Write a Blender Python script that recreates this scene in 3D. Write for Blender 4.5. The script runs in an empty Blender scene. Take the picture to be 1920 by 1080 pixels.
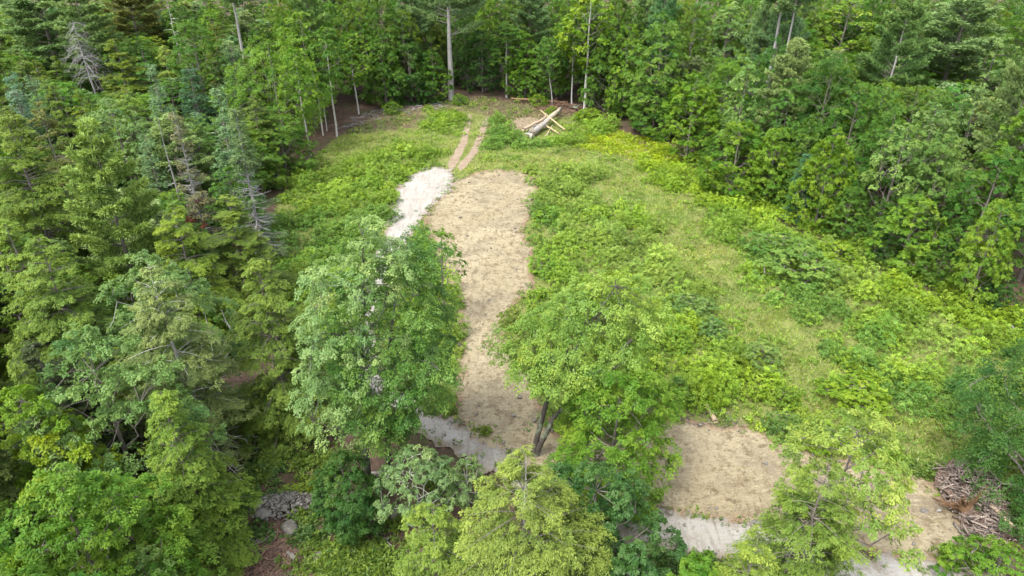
import bpy, math, random
import numpy as np
from mathutils import Vector, geometry

R_ = np.random.default_rng
SC = bpy.context.scene
COL = SC.collection
rad = math.radians

# ------------------------------------------------------------------ camera, sky, sun, exposure
CAM_H, PITCH, FPX = 30.0, rad(29.0), 1281.0
cam = bpy.data.cameras.new('camera'); cam_o = bpy.data.objects.new('camera', cam); COL.objects.link(cam_o)
cam_o.location = (0, 0, CAM_H); cam_o.rotation_euler = (rad(90) - PITCH, 0, 0)
cam.sensor_width = 36; cam.lens = FPX / 1920 * 36; cam.clip_start = .5; cam.clip_end = 3000
SC.camera = cam_o

SUN_EL, SUN_AZ = rad(58), rad(222)          # azimuth clockwise from +Y: high sun behind the camera, to its left
world = bpy.data.worlds.new('World'); SC.world = world; world.use_nodes = True
wn = world.node_tree
sky = wn.nodes.new('ShaderNodeTexSky'); sky.sky_type = 'NISHITA'; sky.sun_disc = False
sky.sun_elevation = SUN_EL; sky.sun_rotation = SUN_AZ; sky.air_density = 1.2; sky.dust_density = 3.0; sky.ozone_density = 1.0
bg = wn.nodes['Background']; bg.inputs[1].default_value = .15
veil = wn.nodes.new('ShaderNodeHueSaturation'); veil.inputs['Saturation'].default_value = .3; veil.inputs['Value'].default_value = 1.4   # thin cloud greys the sky
wn.links.new(sky.outputs[0], veil.inputs['Color']); wn.links.new(veil.outputs[0], bg.inputs[0])
sun = bpy.data.lights.new('sun', 'SUN'); sun.energy = 1.35; sun.angle = rad(14); sun.color = (1, .95, .84)
sun_o = bpy.data.objects.new('sun', sun); COL.objects.link(sun_o)
sdir = Vector((math.sin(SUN_AZ) * math.cos(SUN_EL), math.cos(SUN_AZ) * math.cos(SUN_EL), math.sin(SUN_EL)))
sun_o.rotation_euler = sdir.to_track_quat('Z', 'Y').to_euler(); sun_o.location = sdir * 90
SC.view_settings.view_transform = 'Standard'; SC.view_settings.look = 'None'
SC.view_settings.gamma = 1; SC.view_settings.use_curve_mapping = False
SC.view_settings.exposure = 1.6
SC.render.engine = 'CYCLES'
SC.cycles.max_bounces = 6; SC.cycles.diffuse_bounces = 5; SC.cycles.transmission_bounces = 4; SC.cycles.glossy_bounces = 1
SC.cycles.use_denoising = True; SC.cycles.denoiser = 'OPENIMAGEDENOISE'

# ------------------------------------------------------------------ picture <-> ground
cp, sp = math.cos(PITCH), math.sin(PITCH)
def ray(px, py):
    a, b = px - 960.0, 540.0 - py
    return np.array([a, FPX * cp + b * sp, -FPX * sp + b * cp])
def terr(x, y):
    x = np.asarray(x, float); y = np.asarray(y, float)
    return .22 * np.sin(x * .083 + 1.3) * np.cos(y * .061) + .13 * np.sin(x * .19 - y * .13) + .06 * np.sin(x * .41 + y * .37 + 2)
def at(px, py, z=None):
    d = ray(px, py); zz = 0. if z is None else z
    for _ in range(4):
        k = (zz - CAM_H) / d[2]; p = d[:2] * k
        if z is not None: break
        zz = float(terr(*p))
    return np.array([p[0], p[1]])
def proj(x, y, z):
    v = np.array([x, y, z - CAM_H]); depth = v[1] * cp - v[2] * sp
    return 960 + FPX * v[0] / depth, 540 - FPX * (v[1] * sp + v[2] * cp) / depth, depth
def poly(pts, n=2):
    p = np.array([at(*q) for q in pts])
    for _ in range(n):
        q = np.roll(p, -1, 0); p = np.stack([.75 * p + .25 * q, .25 * p + .75 * q], 1).reshape(-1, 2)
    return p
def inside(P, pg):
    P = np.atleast_2d(P); x, y = P[:, 0], P[:, 1]; res = np.zeros(len(P), bool)
    for a, b in zip(pg, np.roll(pg, -1, 0)):
        c = (a[1] > y) != (b[1] > y)
        res ^= c & (x < (b[0] - a[0]) * (y - a[1]) / (b[1] - a[1] + 1e-12) + a[0])
    return res
_ph = R_(5).uniform(0, 6.28, (8, 3))
def noise2(x, y, s=1.0):                    # cheap smooth noise in about -1..1
    v = 0
    for i in range(8):
        f = (.6 + .28 * i) * s; a = _ph[i, 0]
        v = v + np.sin(f * (x * math.cos(a) + y * math.sin(a)) + _ph[i, 1]) * np.cos(f * .7 * (y * math.cos(a) - x * math.sin(a)) + _ph[i, 2])
    return v / 3.2
def unit(v): return v / (np.linalg.norm(v, axis=-1, keepdims=True) + 1e-9)

# ------------------------------------------------------------------ zones of the clearing, as read off the photograph
Z_SOIL = poly([(850, 338), (905, 320), (950, 318), (1000, 330), (1014, 360), (1000, 395), (982, 425), (984, 455), (1006, 475), (1003, 520),
    (995, 552), (962, 572), (950, 610), (945, 640), (968, 668), (1000, 700), (1012, 745), (1030, 820), (1120, 830), (1235, 790), (1262, 775), (1340, 802),
    (1400, 795), (1480, 828), (1550, 860), (1650, 880), (1745, 900), (1800, 960), (1840, 1035), (1850, 1080), (1600, 1040), (1480, 985), (1400, 985), (1300, 968), (1200, 950), (1100, 935), (1000, 905), (925, 875),
    (858, 825), (852, 745), (862, 600), (835, 500), (790, 430), (800, 395), (835, 365)], 2)
Z_ROAD = poly([(748, 345), (788, 318), (832, 311), (853, 328), (851, 352), (820, 382), (785, 418), (765, 470), (725, 560), (705, 640), (735, 720), (810, 765), (875, 800),
    (948, 852), (1010, 885), (1100, 938), (1200, 952), (1300, 970), (1440, 988), (1600, 1035), (1760, 1058), (1900, 1075), (1900, 1140), (1600, 1120), (1400, 1060), (1300, 1045), (1190, 1020), (1080, 985), (980, 930),
    (890, 875), (810, 820), (720, 790), (655, 720), (635, 640), (660, 550), (700, 470), (732, 415), (724, 394), (738, 372)], 2)
Z_TRACK1 = poly([(850, 320), (836, 314), (848, 292), (863, 268), (870, 240), (877, 214), (886, 214), (881, 243), (875, 272), (862, 298)], 1)
Z_TRACK2 = poly([(864, 322), (856, 312), (879, 290), (894, 258), (907, 224), (916, 217), (914, 240), (904, 266), (893, 290), (876, 312)], 1)
Z_OPEN = poly([(520, 500), (505, 420), (530, 360), (585, 300), (650, 245), (720, 212), (800, 202), (870, 180), (960, 188), (1060, 205), (1130, 228), (1190, 262), (1250, 310),
    (1340, 352), (1440, 402), (1540, 452), (1680, 522), (1800, 575), (1960, 660), (2100, 720), (2100, 1000), (1900, 900), (1790, 880), (1700, 890), (1500, 870), (1340, 880), (1240, 900), (1100, 900),
    (800, 800), (640, 800), (560, 760), (545, 640)], 1)
Z_BARE = poly([(430, 830), (480, 815), (560, 830), (600, 900), (760, 900), (800, 960), (760, 1080), (640, 1180), (380, 1180), (360, 1040), (400, 930)], 1)
Z_SLASH = poly([(1755, 885), (1800, 870), (1850, 890), (1870, 930), (1885, 985), (1895, 1030), (1850, 1045), (1800, 1010), (1790, 960), (1760, 925)], 1)
Z_COVER = Z_OPEN.copy()
_c = np.array([proj(p[0], p[1], 0.)[:2] for p in Z_OPEN]); _t = unit(np.roll(Z_OPEN, -1, 0) - np.roll(Z_OPEN, 1, 0)); _w = (3.6 * ((_c[:, 0] > 1180) & (_c[:, 1] < 760)))[:, None]
Z_COVER += np.c_[-_t[:, 1], _t[:, 0]] * _w
ZONE = [  # px, py, kind of cover
 (640,330,'bramble'),(600,380,'bramble'),(580,430,'deep'),(540,480,'deep'),(545,560,'bramble'),(520,640,'bramble'),(690,270,'grass'),(620,290,'grass'),(760,230,'thin'),(700,235,'thin'),(900,200,'thin'),(800,260,'grass'),(840,230,'bramble'),
 (880,250,'bramble'),(940,240,'deep'),(960,265,'deep'),(960,300,'grass'),(1040,300,'grass'),(1060,255,'bramble'),(980,210,'thin'),(1100,245,'bramble'),(1130,300,'grass'),(1190,270,'yellow'),(1150,265,'yellow'),(1230,285,'yellow'),(1200,290,'yellow'),(1170,285,'yellow'),(1215,262,'yellow'),(1270,330,'lime'),
 (1350,375,'lime'),(1400,400,'lime'),(1170,360,'grass'),(1240,390,'grass'),(1090,370,'pale'),(1060,340,'pale'),(1080,430,'pale'),(1160,460,'pale'),(1160,420,'bramble'),(1025,430,'deep'),(1040,490,'bramble'),(1290,440,'grass'),(1265,405,'grass'),(1335,475,'grass'),(1425,605,'grass'),(1505,690,'grass'),(1360,520,'grass'),(1320,470,'grass'),(1310,500,'grass'),(1390,580,'grass'),(1350,540,'grass'),
 (1460,650,'grass'),(1530,720,'grass'),(1580,780,'grass'),(1640,800,'grass'),(1220,490,'pale'),(1220,560,'lime'),(1290,630,'lime'),(1250,540,'pale'),(1350,700,'lime'),(1420,760,'lime'),(1320,660,'bramble'),(1400,440,'bramble'),(1480,470,'bramble'),(1440,520,'bramble'),
 (1500,570,'deep'),(1560,520,'pale'),(1600,560,'pale'),(1660,560,'lime'),(1700,620,'bramble'),(1600,650,'deep'),(1560,620,'bramble'),(1660,690,'deep'),(1720,700,'bramble'),(1800,690,'pale'),(1760,640,'pale'),(1820,640,'lime'),(1750,770,'deep'),(1830,800,'deep'),(1680,750,'deep'),(1620,740,'lime'),(1720,840,'grass'),
 (1850,760,'deep'),(1480,800,'lime'),(1560,820,'bramble'),(1160,640,'bramble'),(1000,620,'bramble'),(1080,700,'bramble'),(620,700,'deep'),(680,560,'bramble'),(760,300,'bramble'),(700,350,'bramble'),(640,480,'deep'),(1900,850,'deep'),(1960,720,'deep')]
ZP = np.array([at(a, b) for a, b, _ in ZONE]); ZK = [k for *_, k in ZONE]
COVER = {  # colour, mounds per m2, radius, height
 'bramble': ((.120, .19, .026), .85, (.5, 1.15), (.5, 1.2)), 'deep': ((.082, .155, .032), .9, (.5, 1.0), (.5, 1.1)), 'grass': ((.115, .182, .03), .42, (.2, .6), (.12, .42)),
 'thin': ((.10, .16, .03), .25, (.3, .6), (.3, .55)), 'yellow': ((.20, .255, .010), 1.4, (.5, .9), (.25, .4)), 'lime': ((.142, .21, .02), .75, (.5, 1.25), (.55, 1.35)), 'pale': ((.14, .20, .045), .8, (.5, 1.2), (.55, 1.25))}
def zone_of(P):
    P = np.atleast_2d(P); w = np.stack([noise2(P[:, 0], P[:, 1], .55), noise2(P[:, 1] + 40, P[:, 0] - 9, .55)], 1) * 1.3
    d = ((P[:, None, :] + w[:, None, :] - ZP[None]) ** 2).sum(-1); return d.argmin(1)

# ------------------------------------------------------------------ mesh and object helpers
def make_mesh(name, V, Q, mat, tint=None, attrs=None, smooth=False):
    V = np.asarray(V, np.float32); Q = np.asarray(Q, np.int32); m, k = Q.shape
    me = bpy.data.meshes.new(name)
    me.vertices.add(len(V)); me.vertices.foreach_set('co', V.ravel())
    me.loops.add(m * k); me.loops.foreach_set('vertex_index', Q.ravel())
    me.polygons.add(m); me.polygons.foreach_set('loop_start', np.arange(0, m * k, k, dtype=np.int32))
    if smooth: me.polygons.foreach_set('use_smooth', np.ones(m, bool))
    if tint is not None:
        a = me.attributes.new('tint', 'FLOAT', 'FACE'); a.data.foreach_set('value', np.asarray(tint, np.float32))
    for n_, (dom, typ, val) in (attrs or {}).items():
        a = me.attributes.new(n_, typ, dom); a.data.foreach_set('color' if typ == 'FLOAT_COLOR' else 'value', np.asarray(val, np.float32).ravel())
    me.update(calc_edges=True); me.materials.append(mat)
    return me
def link(name, me, parent=None, loc=None):
    o = bpy.data.objects.new(name, me); COL.objects.link(o)
    if parent is not None: o.parent = parent
    if loc is not None: o.location = loc
    return o
def tag(o, label=None, cat=None, group=None, kind=None):
    if label: o['label'] = label
    if cat: o['category'] = cat
    if group: o['group'] = group
    if kind: o['kind'] = kind
    return o
class Tubes:
    def __init__(s): s.V, s.Q, s.T, s.n = [], [], [], 0
    def add(s, P, r, k=6, tint=.5, cap=True):
        P = np.asarray(P, float); r = np.broadcast_to(np.asarray(r, float), (len(P),)); m = len(P)
        T = unit(np.gradient(P, axis=0)); ref = np.array([1., 0, 0]) if abs(T[0][0]) < .8 else np.array([0, 1., 0])
        A = unit(np.cross(T, ref)); B = np.cross(T, A)
        ang = np.arange(k) * 2 * math.pi / k
        V = P[:, None] + r[:, None, None] * (A[:, None] * np.cos(ang)[None, :, None] + B[:, None] * np.sin(ang)[None, :, None])
        i = np.arange(m - 1)[:, None] * k; j = np.arange(k)[None]; j2 = (j + 1) % k; b0 = s.n
        Q = np.stack([i + j, i + j2, i + k + j2, i + k + j], -1).reshape(-1, 4) + b0
        s.V.append(V.reshape(-1, 3)); s.Q.append(Q); s.T.append(np.full(len(Q), tint)); s.n += m * k
        if cap and k % 2 == 0:                # flat sawn ends as quads round a centre point
            for e, c in ((0, P[0]), ((m - 1) * k, P[-1])):
                s.V.append(c[None]); q = [[b0 + e + x, b0 + e + (x + 1) % k, b0 + e + (x + 2) % k, s.n] for x in range(0, k, 2)]
                s.Q.append(np.array(q)); s.T.append(np.full(len(q), min(1., tint + .4))); s.n += 1
    def mesh(s, name, mat, smooth=True):
        return make_mesh(name, np.concatenate(s.V), np.concatenate(s.Q), mat, np.concatenate(s.T), smooth=smooth)
class Leaves:
    def __init__(s): s.V, s.T, s.C = [], [], []
    def add(s, P, D, N, L, W, tint, col=None, fold=.14):
        D = unit(D); S = unit(np.cross(N, D)); N = np.cross(D, S)
        L = np.asarray(L)[:, None]; W = np.asarray(W)[:, None]
        mid = P + D * L * .45; up = N * W * fold
        s.V.append(np.stack([P, mid + S * W * .5 + up, P + D * L - N * L * .08, mid - S * W * .5 + up], 1).reshape(-1, 3)); s.T.append(tint)
        if col is not None: s.C.append(col)
    def sprays(s, rg, C, D, N, n, sl, sw, L, W, tint, jit=.35, droop=.25, col=None, thick=.12, fan=.9):
        m = len(C); D = unit(D); S = unit(np.cross(N, D)); N = np.cross(S, D) * -1
        rp = lambda a: np.repeat(a, n, 0)
        u = rg.random(m * n)[:, None]; v = rg.uniform(-1, 1, m * n)[:, None]
        sl = rp(np.broadcast_to(sl, (m,)))[:, None]; sw = rp(np.broadcast_to(sw, (m,)))[:, None]
        Dr, Sr, Nr = rp(D), rp(S), rp(N)
        P = rp(C) + Dr * u * sl + Sr * v * sw * (1 - .55 * u) + Nr * rg.normal(0, thick, (m * n, 1)) * sl
        P[:, 2:] -= droop * (u ** 2 + .4 * v ** 2) * sl
        a = v * fan + rg.normal(0, .35, (m * n, 1))
        LD = Dr * np.cos(a) + Sr * np.sin(a) + rg.normal(0, .18, (m * n, 3)); LD[:, 2] -= droop * .9
        LN = Nr + rg.normal(0, jit, (m * n, 3))
        k = rg.uniform(.7, 1.25, m * n)
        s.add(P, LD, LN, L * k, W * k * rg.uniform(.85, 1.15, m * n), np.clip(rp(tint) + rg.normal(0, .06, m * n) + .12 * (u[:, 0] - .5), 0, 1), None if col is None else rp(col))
    def tufts(s, rg, C, D, n, L, W, tint, spread=.75):
        m = len(C); rp = lambda a: np.repeat(a, n, 0)
        LD = unit(rp(unit(D)) + rg.normal(0, spread, (m * n, 3))); P = rp(C) + LD * .03 + rg.normal(0, .05, (m * n, 3))
        k = rg.uniform(.7, 1.2, m * n)
        s.add(P, LD, unit(rg.normal(0, .6, (m * n, 3)) + np.array([0, 0, .8])), L * k, W * k, np.clip(rp(tint) + rg.normal(0, .10, m * n), 0, 1))
    def mesh(s, name, mat):
        V = np.concatenate(s.V); Q = np.arange(len(V), dtype=np.int32).reshape(-1, 4)
        at_ = {'leafcol': ('FACE', 'FLOAT_COLOR', np.c_[np.concatenate(s.C), np.ones(len(Q))])} if s.C else None
        return make_mesh(name, V, Q, mat, np.concatenate(s.T), at_)

# ------------------------------------------------------------------ materials
def nodes(name):
    m = bpy.data.materials.new(name); m.use_nodes = True; t = m.node_tree; t.nodes.clear()
    out = t.nodes.new('ShaderNodeOutputMaterial')
    return m, t, out
def N(t, typ, **kw):
    n = t.nodes.new('ShaderNode' + typ)
    for k, v in kw.items():
        if k.startswith('i_'): n.inputs[k[2:].replace('_', ' ')].default_value = v
        else: setattr(n, k, v)
    return n
def foliage_mat(name, trans=.32, spec=.3, rough=.5, own=False, hue=.035):
    m, t, out = nodes(name); L = t.links.new
    at_ = N(t, 'Attribute', attribute_name='tint'); oi = N(t, 'ObjectInfo')
    src = N(t, 'Attribute', attribute_name='leafcol').outputs['Color'] if own else oi.outputs['Color']
    hs = N(t, 'HueSaturation')
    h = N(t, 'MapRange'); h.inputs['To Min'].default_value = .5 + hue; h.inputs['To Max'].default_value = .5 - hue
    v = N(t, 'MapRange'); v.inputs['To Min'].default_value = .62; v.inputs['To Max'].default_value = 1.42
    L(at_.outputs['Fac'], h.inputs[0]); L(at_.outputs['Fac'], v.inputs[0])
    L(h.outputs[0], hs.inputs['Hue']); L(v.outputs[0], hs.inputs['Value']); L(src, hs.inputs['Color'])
    p = N(t, 'BsdfPrincipled', i_Roughness=rough); p.inputs['Specular IOR Level'].default_value = spec
    tr = N(t, 'BsdfTranslucent'); hs2 = N(t, 'HueSaturation', i_Hue=.485, i_Saturation=1.1, i_Value=1.25)
    mx = N(t, 'MixShader'); mx.inputs[0].default_value = trans
    L(hs.outputs[0], p.inputs['Base Color']); L(hs.outputs[0], hs2.inputs['Color']); L(hs2.outputs[0], tr.inputs[0])
    L(p.outputs[0], mx.inputs[1]); L(tr.outputs[0], mx.inputs[2]); L(mx.outputs[0], out.inputs[0])
    return m
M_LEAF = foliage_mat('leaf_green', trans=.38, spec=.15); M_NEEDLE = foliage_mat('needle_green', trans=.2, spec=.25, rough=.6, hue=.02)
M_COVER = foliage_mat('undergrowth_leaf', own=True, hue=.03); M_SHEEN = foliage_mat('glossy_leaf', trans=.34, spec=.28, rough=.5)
def bark_mat(name, a, b, scale=(6, 6, 1.2), rough=.9, patch=None):
    m, t, out = nodes(name); L = t.links.new
    tc = N(t, 'TexCoord'); mp = N(t, 'Mapping'); mp.inputs['Scale'].default_value = scale
    nz = N(t, 'TexNoise', i_Scale=2.2, i_Detail=6.0, i_Roughness=.65)
    cr = N(t, 'ValToRGB'); cr.color_ramp.elements[0].position = .32; cr.color_ramp.elements[1].position = .68
    cr.color_ramp.elements[0].color = (*a, 1); cr.color_ramp.elements[1].color = (*b, 1)
    L(tc.outputs['Object'], mp.inputs[0]); L(mp.outputs[0], nz.inputs[0]); L(nz.outputs[0], cr.inputs[0])
    col = cr.outputs[0]
    if patch:
        n2 = N(t, 'TexNoise', i_Scale=1.1, i_Detail=3.0); r2 = N(t, 'ValToRGB'); r2.color_ramp.elements[0].position = .5; r2.color_ramp.elements[1].position = .6
        mx = N(t, 'MixRGB'); mx.inputs[2].default_value = (*patch, 1)
        L(tc.outputs['Object'], n2.inputs[0]); L(n2.outputs[0], r2.inputs[0]); L(r2.outputs[0], mx.inputs[0]); L(col, mx.inputs[1]); col = mx.outputs[0]
    at_ = N(t, 'Attribute', attribute_name='tint'); v = N(t, 'MapRange'); v.inputs['To Min'].default_value = .5; v.inputs['To Max'].default_value = 1.5
    hs = N(t, 'HueSaturation'); L(at_.outputs['Fac'], v.inputs[0]); L(v.outputs[0], hs.inputs['Value']); L(col, hs.inputs['Color'])
    p = N(t, 'BsdfPrincipled', i_Roughness=rough); p.inputs['Specular IOR Level'].default_value = .15
    bp = N(t, 'Bump', i_Strength=.6, i_Distance=.03); L(nz.outputs[0], bp.inputs['Height']); L(bp.outputs[0], p.inputs['Normal'])
    L(hs.outputs[0], p.inputs['Base Color']); L(p.outputs[0], out.inputs[0])
    return m
M_BARK = bark_mat('bark_grey_brown', (.07, .06, .05), (.19, .17, .15))
M_BARK_DARK = bark_mat('bark_dark', (.035, .03, .028), (.10, .09, .08), patch=(.16, .19, .13))
M_TRUNK = bark_mat('pine_bark_grey', (.15, .14, .13), (.30, .29, .275), scale=(5, 5, .8))
M_BIRCH = bark_mat('birch_bark_white', (.20, .19, .175), (.42, .41, .385), scale=(4, 4, 9))
M_BARK_PALE = bark_mat('bark_pale_grey', (0.221, 0.212, 0.187), (0.425, 0.416, 0.383), scale=(4, 4, 5))
M_DEAD = bark_mat('dead_wood_silver', (0.136, 0.130, 0.124), (0.285, 0.279, 0.273))
M_LOG_GREY = bark_mat('log_weathered', (.11, .10, .095), (.36, .34, .315), scale=(4, 4, 4), patch=(.34, .27, .19))
M_LOG_PEELED = bark_mat('log_peeled', (.20, .145, .07), (.42, .35, .21), scale=(5, 5, 5))
M_LOG_TAN = bark_mat('log_bark_tan', (.15, .10, .06), (.40, .33, .24), scale=(5, 5, 5))
M_BARK_BROWN = bark_mat('bark_brown', (.10, .06, .035), (.22, .14, .085))
M_CHIP = bark_mat('split_wood', (.085, .066, .056), (.25, .205, .175))
M_ROOT = bark_mat('root_brown', (.06, .036, .022), (.16, .095, .05))
M_TWIG_RED = bark_mat('twig_red_brown', (.10, .055, .04), (.24, .15, .11))

def ground_mat(name, layers, bump=.4, bscale=9.0, dist=.06, mask=None, rim=None):
    """layers: (scale, detail, lo, hi, colour): colour mixed over by object-space noise"""
    m, t, out = nodes(name); L = t.links.new
    tc = N(t, 'TexCoord'); col = None
    for i, (s, d, lo, hi, c) in enumerate(layers):
        if i == 0:
            rgb = N(t, 'RGB'); rgb.outputs[0].default_value = (*c, 1); col = rgb.outputs[0]; continue
        mp = N(t, 'Mapping'); mp.inputs['Location'].default_value = (i * 7.3, i * 3.1, 0)
        if isinstance(s, tuple): mp.inputs['Rotation'].default_value = (0, 0, s[3]); mp.inputs['Scale'].default_value = s[:3]; s = 1.0
        L(tc.outputs['Object'], mp.inputs[0])
        nz = N(t, 'TexNoise', i_Scale=s, i_Detail=d, i_Roughness=.62); L(mp.outputs[0], nz.inputs[0])
        cr = N(t, 'MapRange', clamp=True); cr.inputs['From Min'].default_value = lo; cr.inputs['From Max'].default_value = hi; L(nz.outputs[0], cr.inputs[0])
        mx = N(t, 'MixRGB'); mx.inputs[2].default_value = (*c, 1); L(cr.outputs[0], mx.inputs[0]); L(col, mx.inputs[1]); col = mx.outputs[0]
    if mask:                                  # second surface kind where the vertex mask says so (grass soil against leaf litter)
        at_ = N(t, 'Attribute', attribute_name='grass'); nz = N(t, 'TexNoise', i_Scale=.9, i_Detail=6.0, i_Roughness=.7); L(tc.outputs['Object'], nz.inputs[0])
        ad = N(t, 'Math', operation='ADD'); L(at_.outputs['Fac'], ad.inputs[0]); L(nz.outputs[0], ad.inputs[1])
        cr = N(t, 'MapRange', clamp=True); cr.inputs['From Min'].default_value = .92; cr.inputs['From Max'].default_value = 1.12; L(ad.outputs[0], cr.inputs[0])
        n2 = N(t, 'TexNoise', i_Scale=.5, i_Detail=8.0, i_Roughness=.7); L(tc.outputs['Object'], n2.inputs[0])
        rp = N(t, 'ValToRGB'); e = rp.color_ramp.elements; e[0].position = .3; e[0].color = (*mask[0], 1); e[1].position = .7; e[1].color = (*mask[1], 1); L(n2.outputs[0], rp.inputs[0])
        mx = N(t, 'MixRGB'); L(cr.outputs[0], mx.inputs[0]); L(col, mx.inputs[1]); L(rp.outputs[0], mx.inputs[2]); col = mx.outputs[0]
    if rim:                                   # raw earth along the margins of a sheet
        at_ = N(t, 'Attribute', attribute_name='rim'); nz = N(t, 'TexNoise', i_Scale=.8, i_Detail=6.0, i_Roughness=.7); L(tc.outputs['Object'], nz.inputs[0])
        ad = N(t, 'Math', operation='ADD'); L(at_.outputs['Fac'], ad.inputs[0]); L(nz.outputs[0], ad.inputs[1])
        cr = N(t, 'MapRange', clamp=True); cr.inputs['From Min'].default_value = .62; cr.inputs['From Max'].default_value = .95; cr.inputs['To Min'].default_value = .85; cr.inputs['To Max'].default_value = 0.; L(ad.outputs[0], cr.inputs[0])
        mx = N(t, 'MixRGB'); L(cr.outputs[0], mx.inputs[0]); L(col, mx.inputs[1]); mx.inputs[2].default_value = (*rim, 1); col = mx.outputs[0]
    p = N(t, 'BsdfPrincipled', i_Roughness=.95); p.inputs['Specular IOR Level'].default_value = .1
    nb = N(t, 'TexNoise', i_Scale=bscale, i_Detail=5.0, i_Roughness=.7); L(tc.outputs['Object'], nb.inputs[0])
    bp = N(t, 'Bump', i_Strength=bump, i_Distance=dist); L(nb.outputs[0], bp.inputs['Height']); L(bp.outputs[0], p.inputs['Normal'])
    L(col, p.inputs['Base Color']); L(p.outputs[0], out.inputs[0])
    return m
M_GROUND = ground_mat('forest_floor', [(0, 0, 0, 0, (0.064, 0.044, 0.032)), (1.3, 6, .42, .62, (0.105, 0.071, 0.053)), (5., 6, .5, .66, (0.038, 0.026, 0.021)), (.25, 3, .5, .7, (0.053, 0.056, 0.022))],
    bump=.7, mask=((.085, .11, .028), (.15, .16, .05)))
M_SOIL = ground_mat('straw_covered_soil', [(0, 0, 0, 0, (0.217, 0.182, 0.116)), (.12, 4, .42, .6, (0.260, 0.222, 0.147)), (.3, 5, .5, .66, (0.173, 0.145, 0.101)), (.9, 6, .52, .68, (0.152, 0.121, 0.078)), ((2.2, .9, 1, .5), 7, .55, .68, (0.114, 0.085, 0.049)), ((1.6, 5.5, 1, -.3), 7, .54, .7, (0.290, 0.251, 0.170)), (1.7, 8, .56, .66, (0.129, 0.102, 0.063)), (6., 5, .60, .70, (0.099, 0.073, 0.043))],
    bump=.9, bscale=3., dist=.14, rim=(.17, .112, .072))
M_GRAVEL = ground_mat('pale_gravel', [(0, 0, 0, 0, (0.279, 0.266, 0.242)), (.35, 5, .45, .65, (0.243, 0.225, 0.198)), ((3.5, .35, 1, .25), 6, .5, .68, (0.189, 0.171, 0.145)), (1.4, 6, .54, .7, (0.211, 0.184, 0.150)), (10., 4, .55, .75, (0.324, 0.315, 0.295)), (5., 5, .58, .72, (0.153, 0.135, 0.110))], bump=.7, bscale=9., dist=.1, rim=(.165, .13, .095))
M_RUT = ground_mat('rut_soil', [(0, 0, 0, 0, (0.183, 0.139, 0.097)), (1.1, 6, .4, .65, (0.244, 0.196, 0.142)), (6., 5, .5, .7, (0.130, 0.095, 0.068))], bump=.8)
M_STONE = bark_mat('field_stone', (0.083, 0.079, 0.070), (0.174, 0.162, 0.143), scale=(2, 2, 2))

# ------------------------------------------------------------------ the setting
def build_ground():
    xs = np.concatenate([np.linspace(-900, -125, 12), np.arange(-120, 121, 1.0), np.linspace(125, 900, 12)])
    ys = np.concatenate([np.linspace(-300, -25, 8), np.arange(-20, 221, 1.0), np.linspace(226, 1500, 14)])
    X, Y = np.meshgrid(xs, ys); P = np.stack([X.ravel(), Y.ravel()], 1)
    Z = terr(P[:, 0], P[:, 1])
    g = np.zeros(len(P)); g[inside(P, Z_OPEN)] = 1
    zi = zone_of(P); thin = np.array([k == 'thin' for k in ZK])[zi]; g[(g > 0) & thin] = .45
    G = g.reshape(X.shape)
    for _ in range(2): G = (G + np.roll(G, 1, 0) + np.roll(G, -1, 0) + np.roll(G, 1, 1) + np.roll(G, -1, 1)) / 5
    g = G.ravel() - (.25 * inside(P, Z_SLASH))
    n, m = X.shape; i = np.arange(n - 1)[:, None] * m + np.arange(m - 1)[None]
    Q = np.stack([i, i + 1, i + m + 1, i + m], -1).reshape(-1, 4)
    me = make_mesh('ground', np.c_[P, Z], Q, M_GROUND, attrs={'grass': ('POINT', 'FLOAT', g)}, smooth=True)
    tag(link('ground', me), 'brown and grassy ground of the clearing and forest floor', 'ground', kind='structure')
build_ground()
def sheet(name, pg, mat, lift, rough=.25, step=.35, inner=.8, label='', cat='', seed=1, bump=.03, dome=0.):
    q = np.concatenate([pg, pg[:1]]); seg = np.linalg.norm(np.diff(q, axis=0), axis=1); s = np.r_[0, np.cumsum(seg)]
    t = np.arange(0, s[-1], step); B = np.c_[np.interp(t, s, q[:, 0]), np.interp(t, s, q[:, 1])]
    T = unit(np.roll(B, -1, 0) - np.roll(B, 1, 0)); Nn = np.c_[T[:, 1], -T[:, 0]]
    B = B + Nn * (rough * (noise2(B[:, 0], B[:, 1], 1.6) + .6 * noise2(B[:, 0] + 9, B[:, 1], 5.)))[:, None]
    lo, hi = B.min(0), B.max(0); gx, gy = np.meshgrid(np.arange(lo[0], hi[0], inner), np.arange(lo[1], hi[1], inner))
    I = np.c_[gx.ravel(), gy.ravel()] + R_(seed).uniform(-.25, .25, (gx.size, 2)) * inner; I = I[inside(I, B)]
    d = np.min(((I[:, None] - B[None, ::2]) ** 2).sum(-1), 1); I = I[d > (inner * .4) ** 2]
    pts = [Vector(p) for p in np.concatenate([B, I])]
    v, e, f, *_ = geometry.delaunay_2d_cdt(pts, [], [list(range(len(B)))], 1, 1e-5)
    v = np.array([tuple(p) for p in v]); f = np.array([x for x in f if len(x) == 3])
    dd = np.sqrt(np.min(((v[:, None] - B[None, ::2]) ** 2).sum(-1), 1))
    z = terr(v[:, 0], v[:, 1]) + lift * np.clip(dd / .5 + .25, 0, 1) + np.clip(dd, 0, 1) * bump * (1 + noise2(v[:, 0], v[:, 1], 3.)) + dome * np.clip(dd / 4, 0, 1)
    me = make_mesh(name, np.c_[v, z], f, mat, attrs={'rim': ('POINT', 'FLOAT', np.clip(dd / 1.6, 0, 1))}, smooth=True)
    if me.polygons[0].normal.z < 0: me.flip_normals()
    return tag(link(name, me), label, cat, kind='structure')
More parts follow.
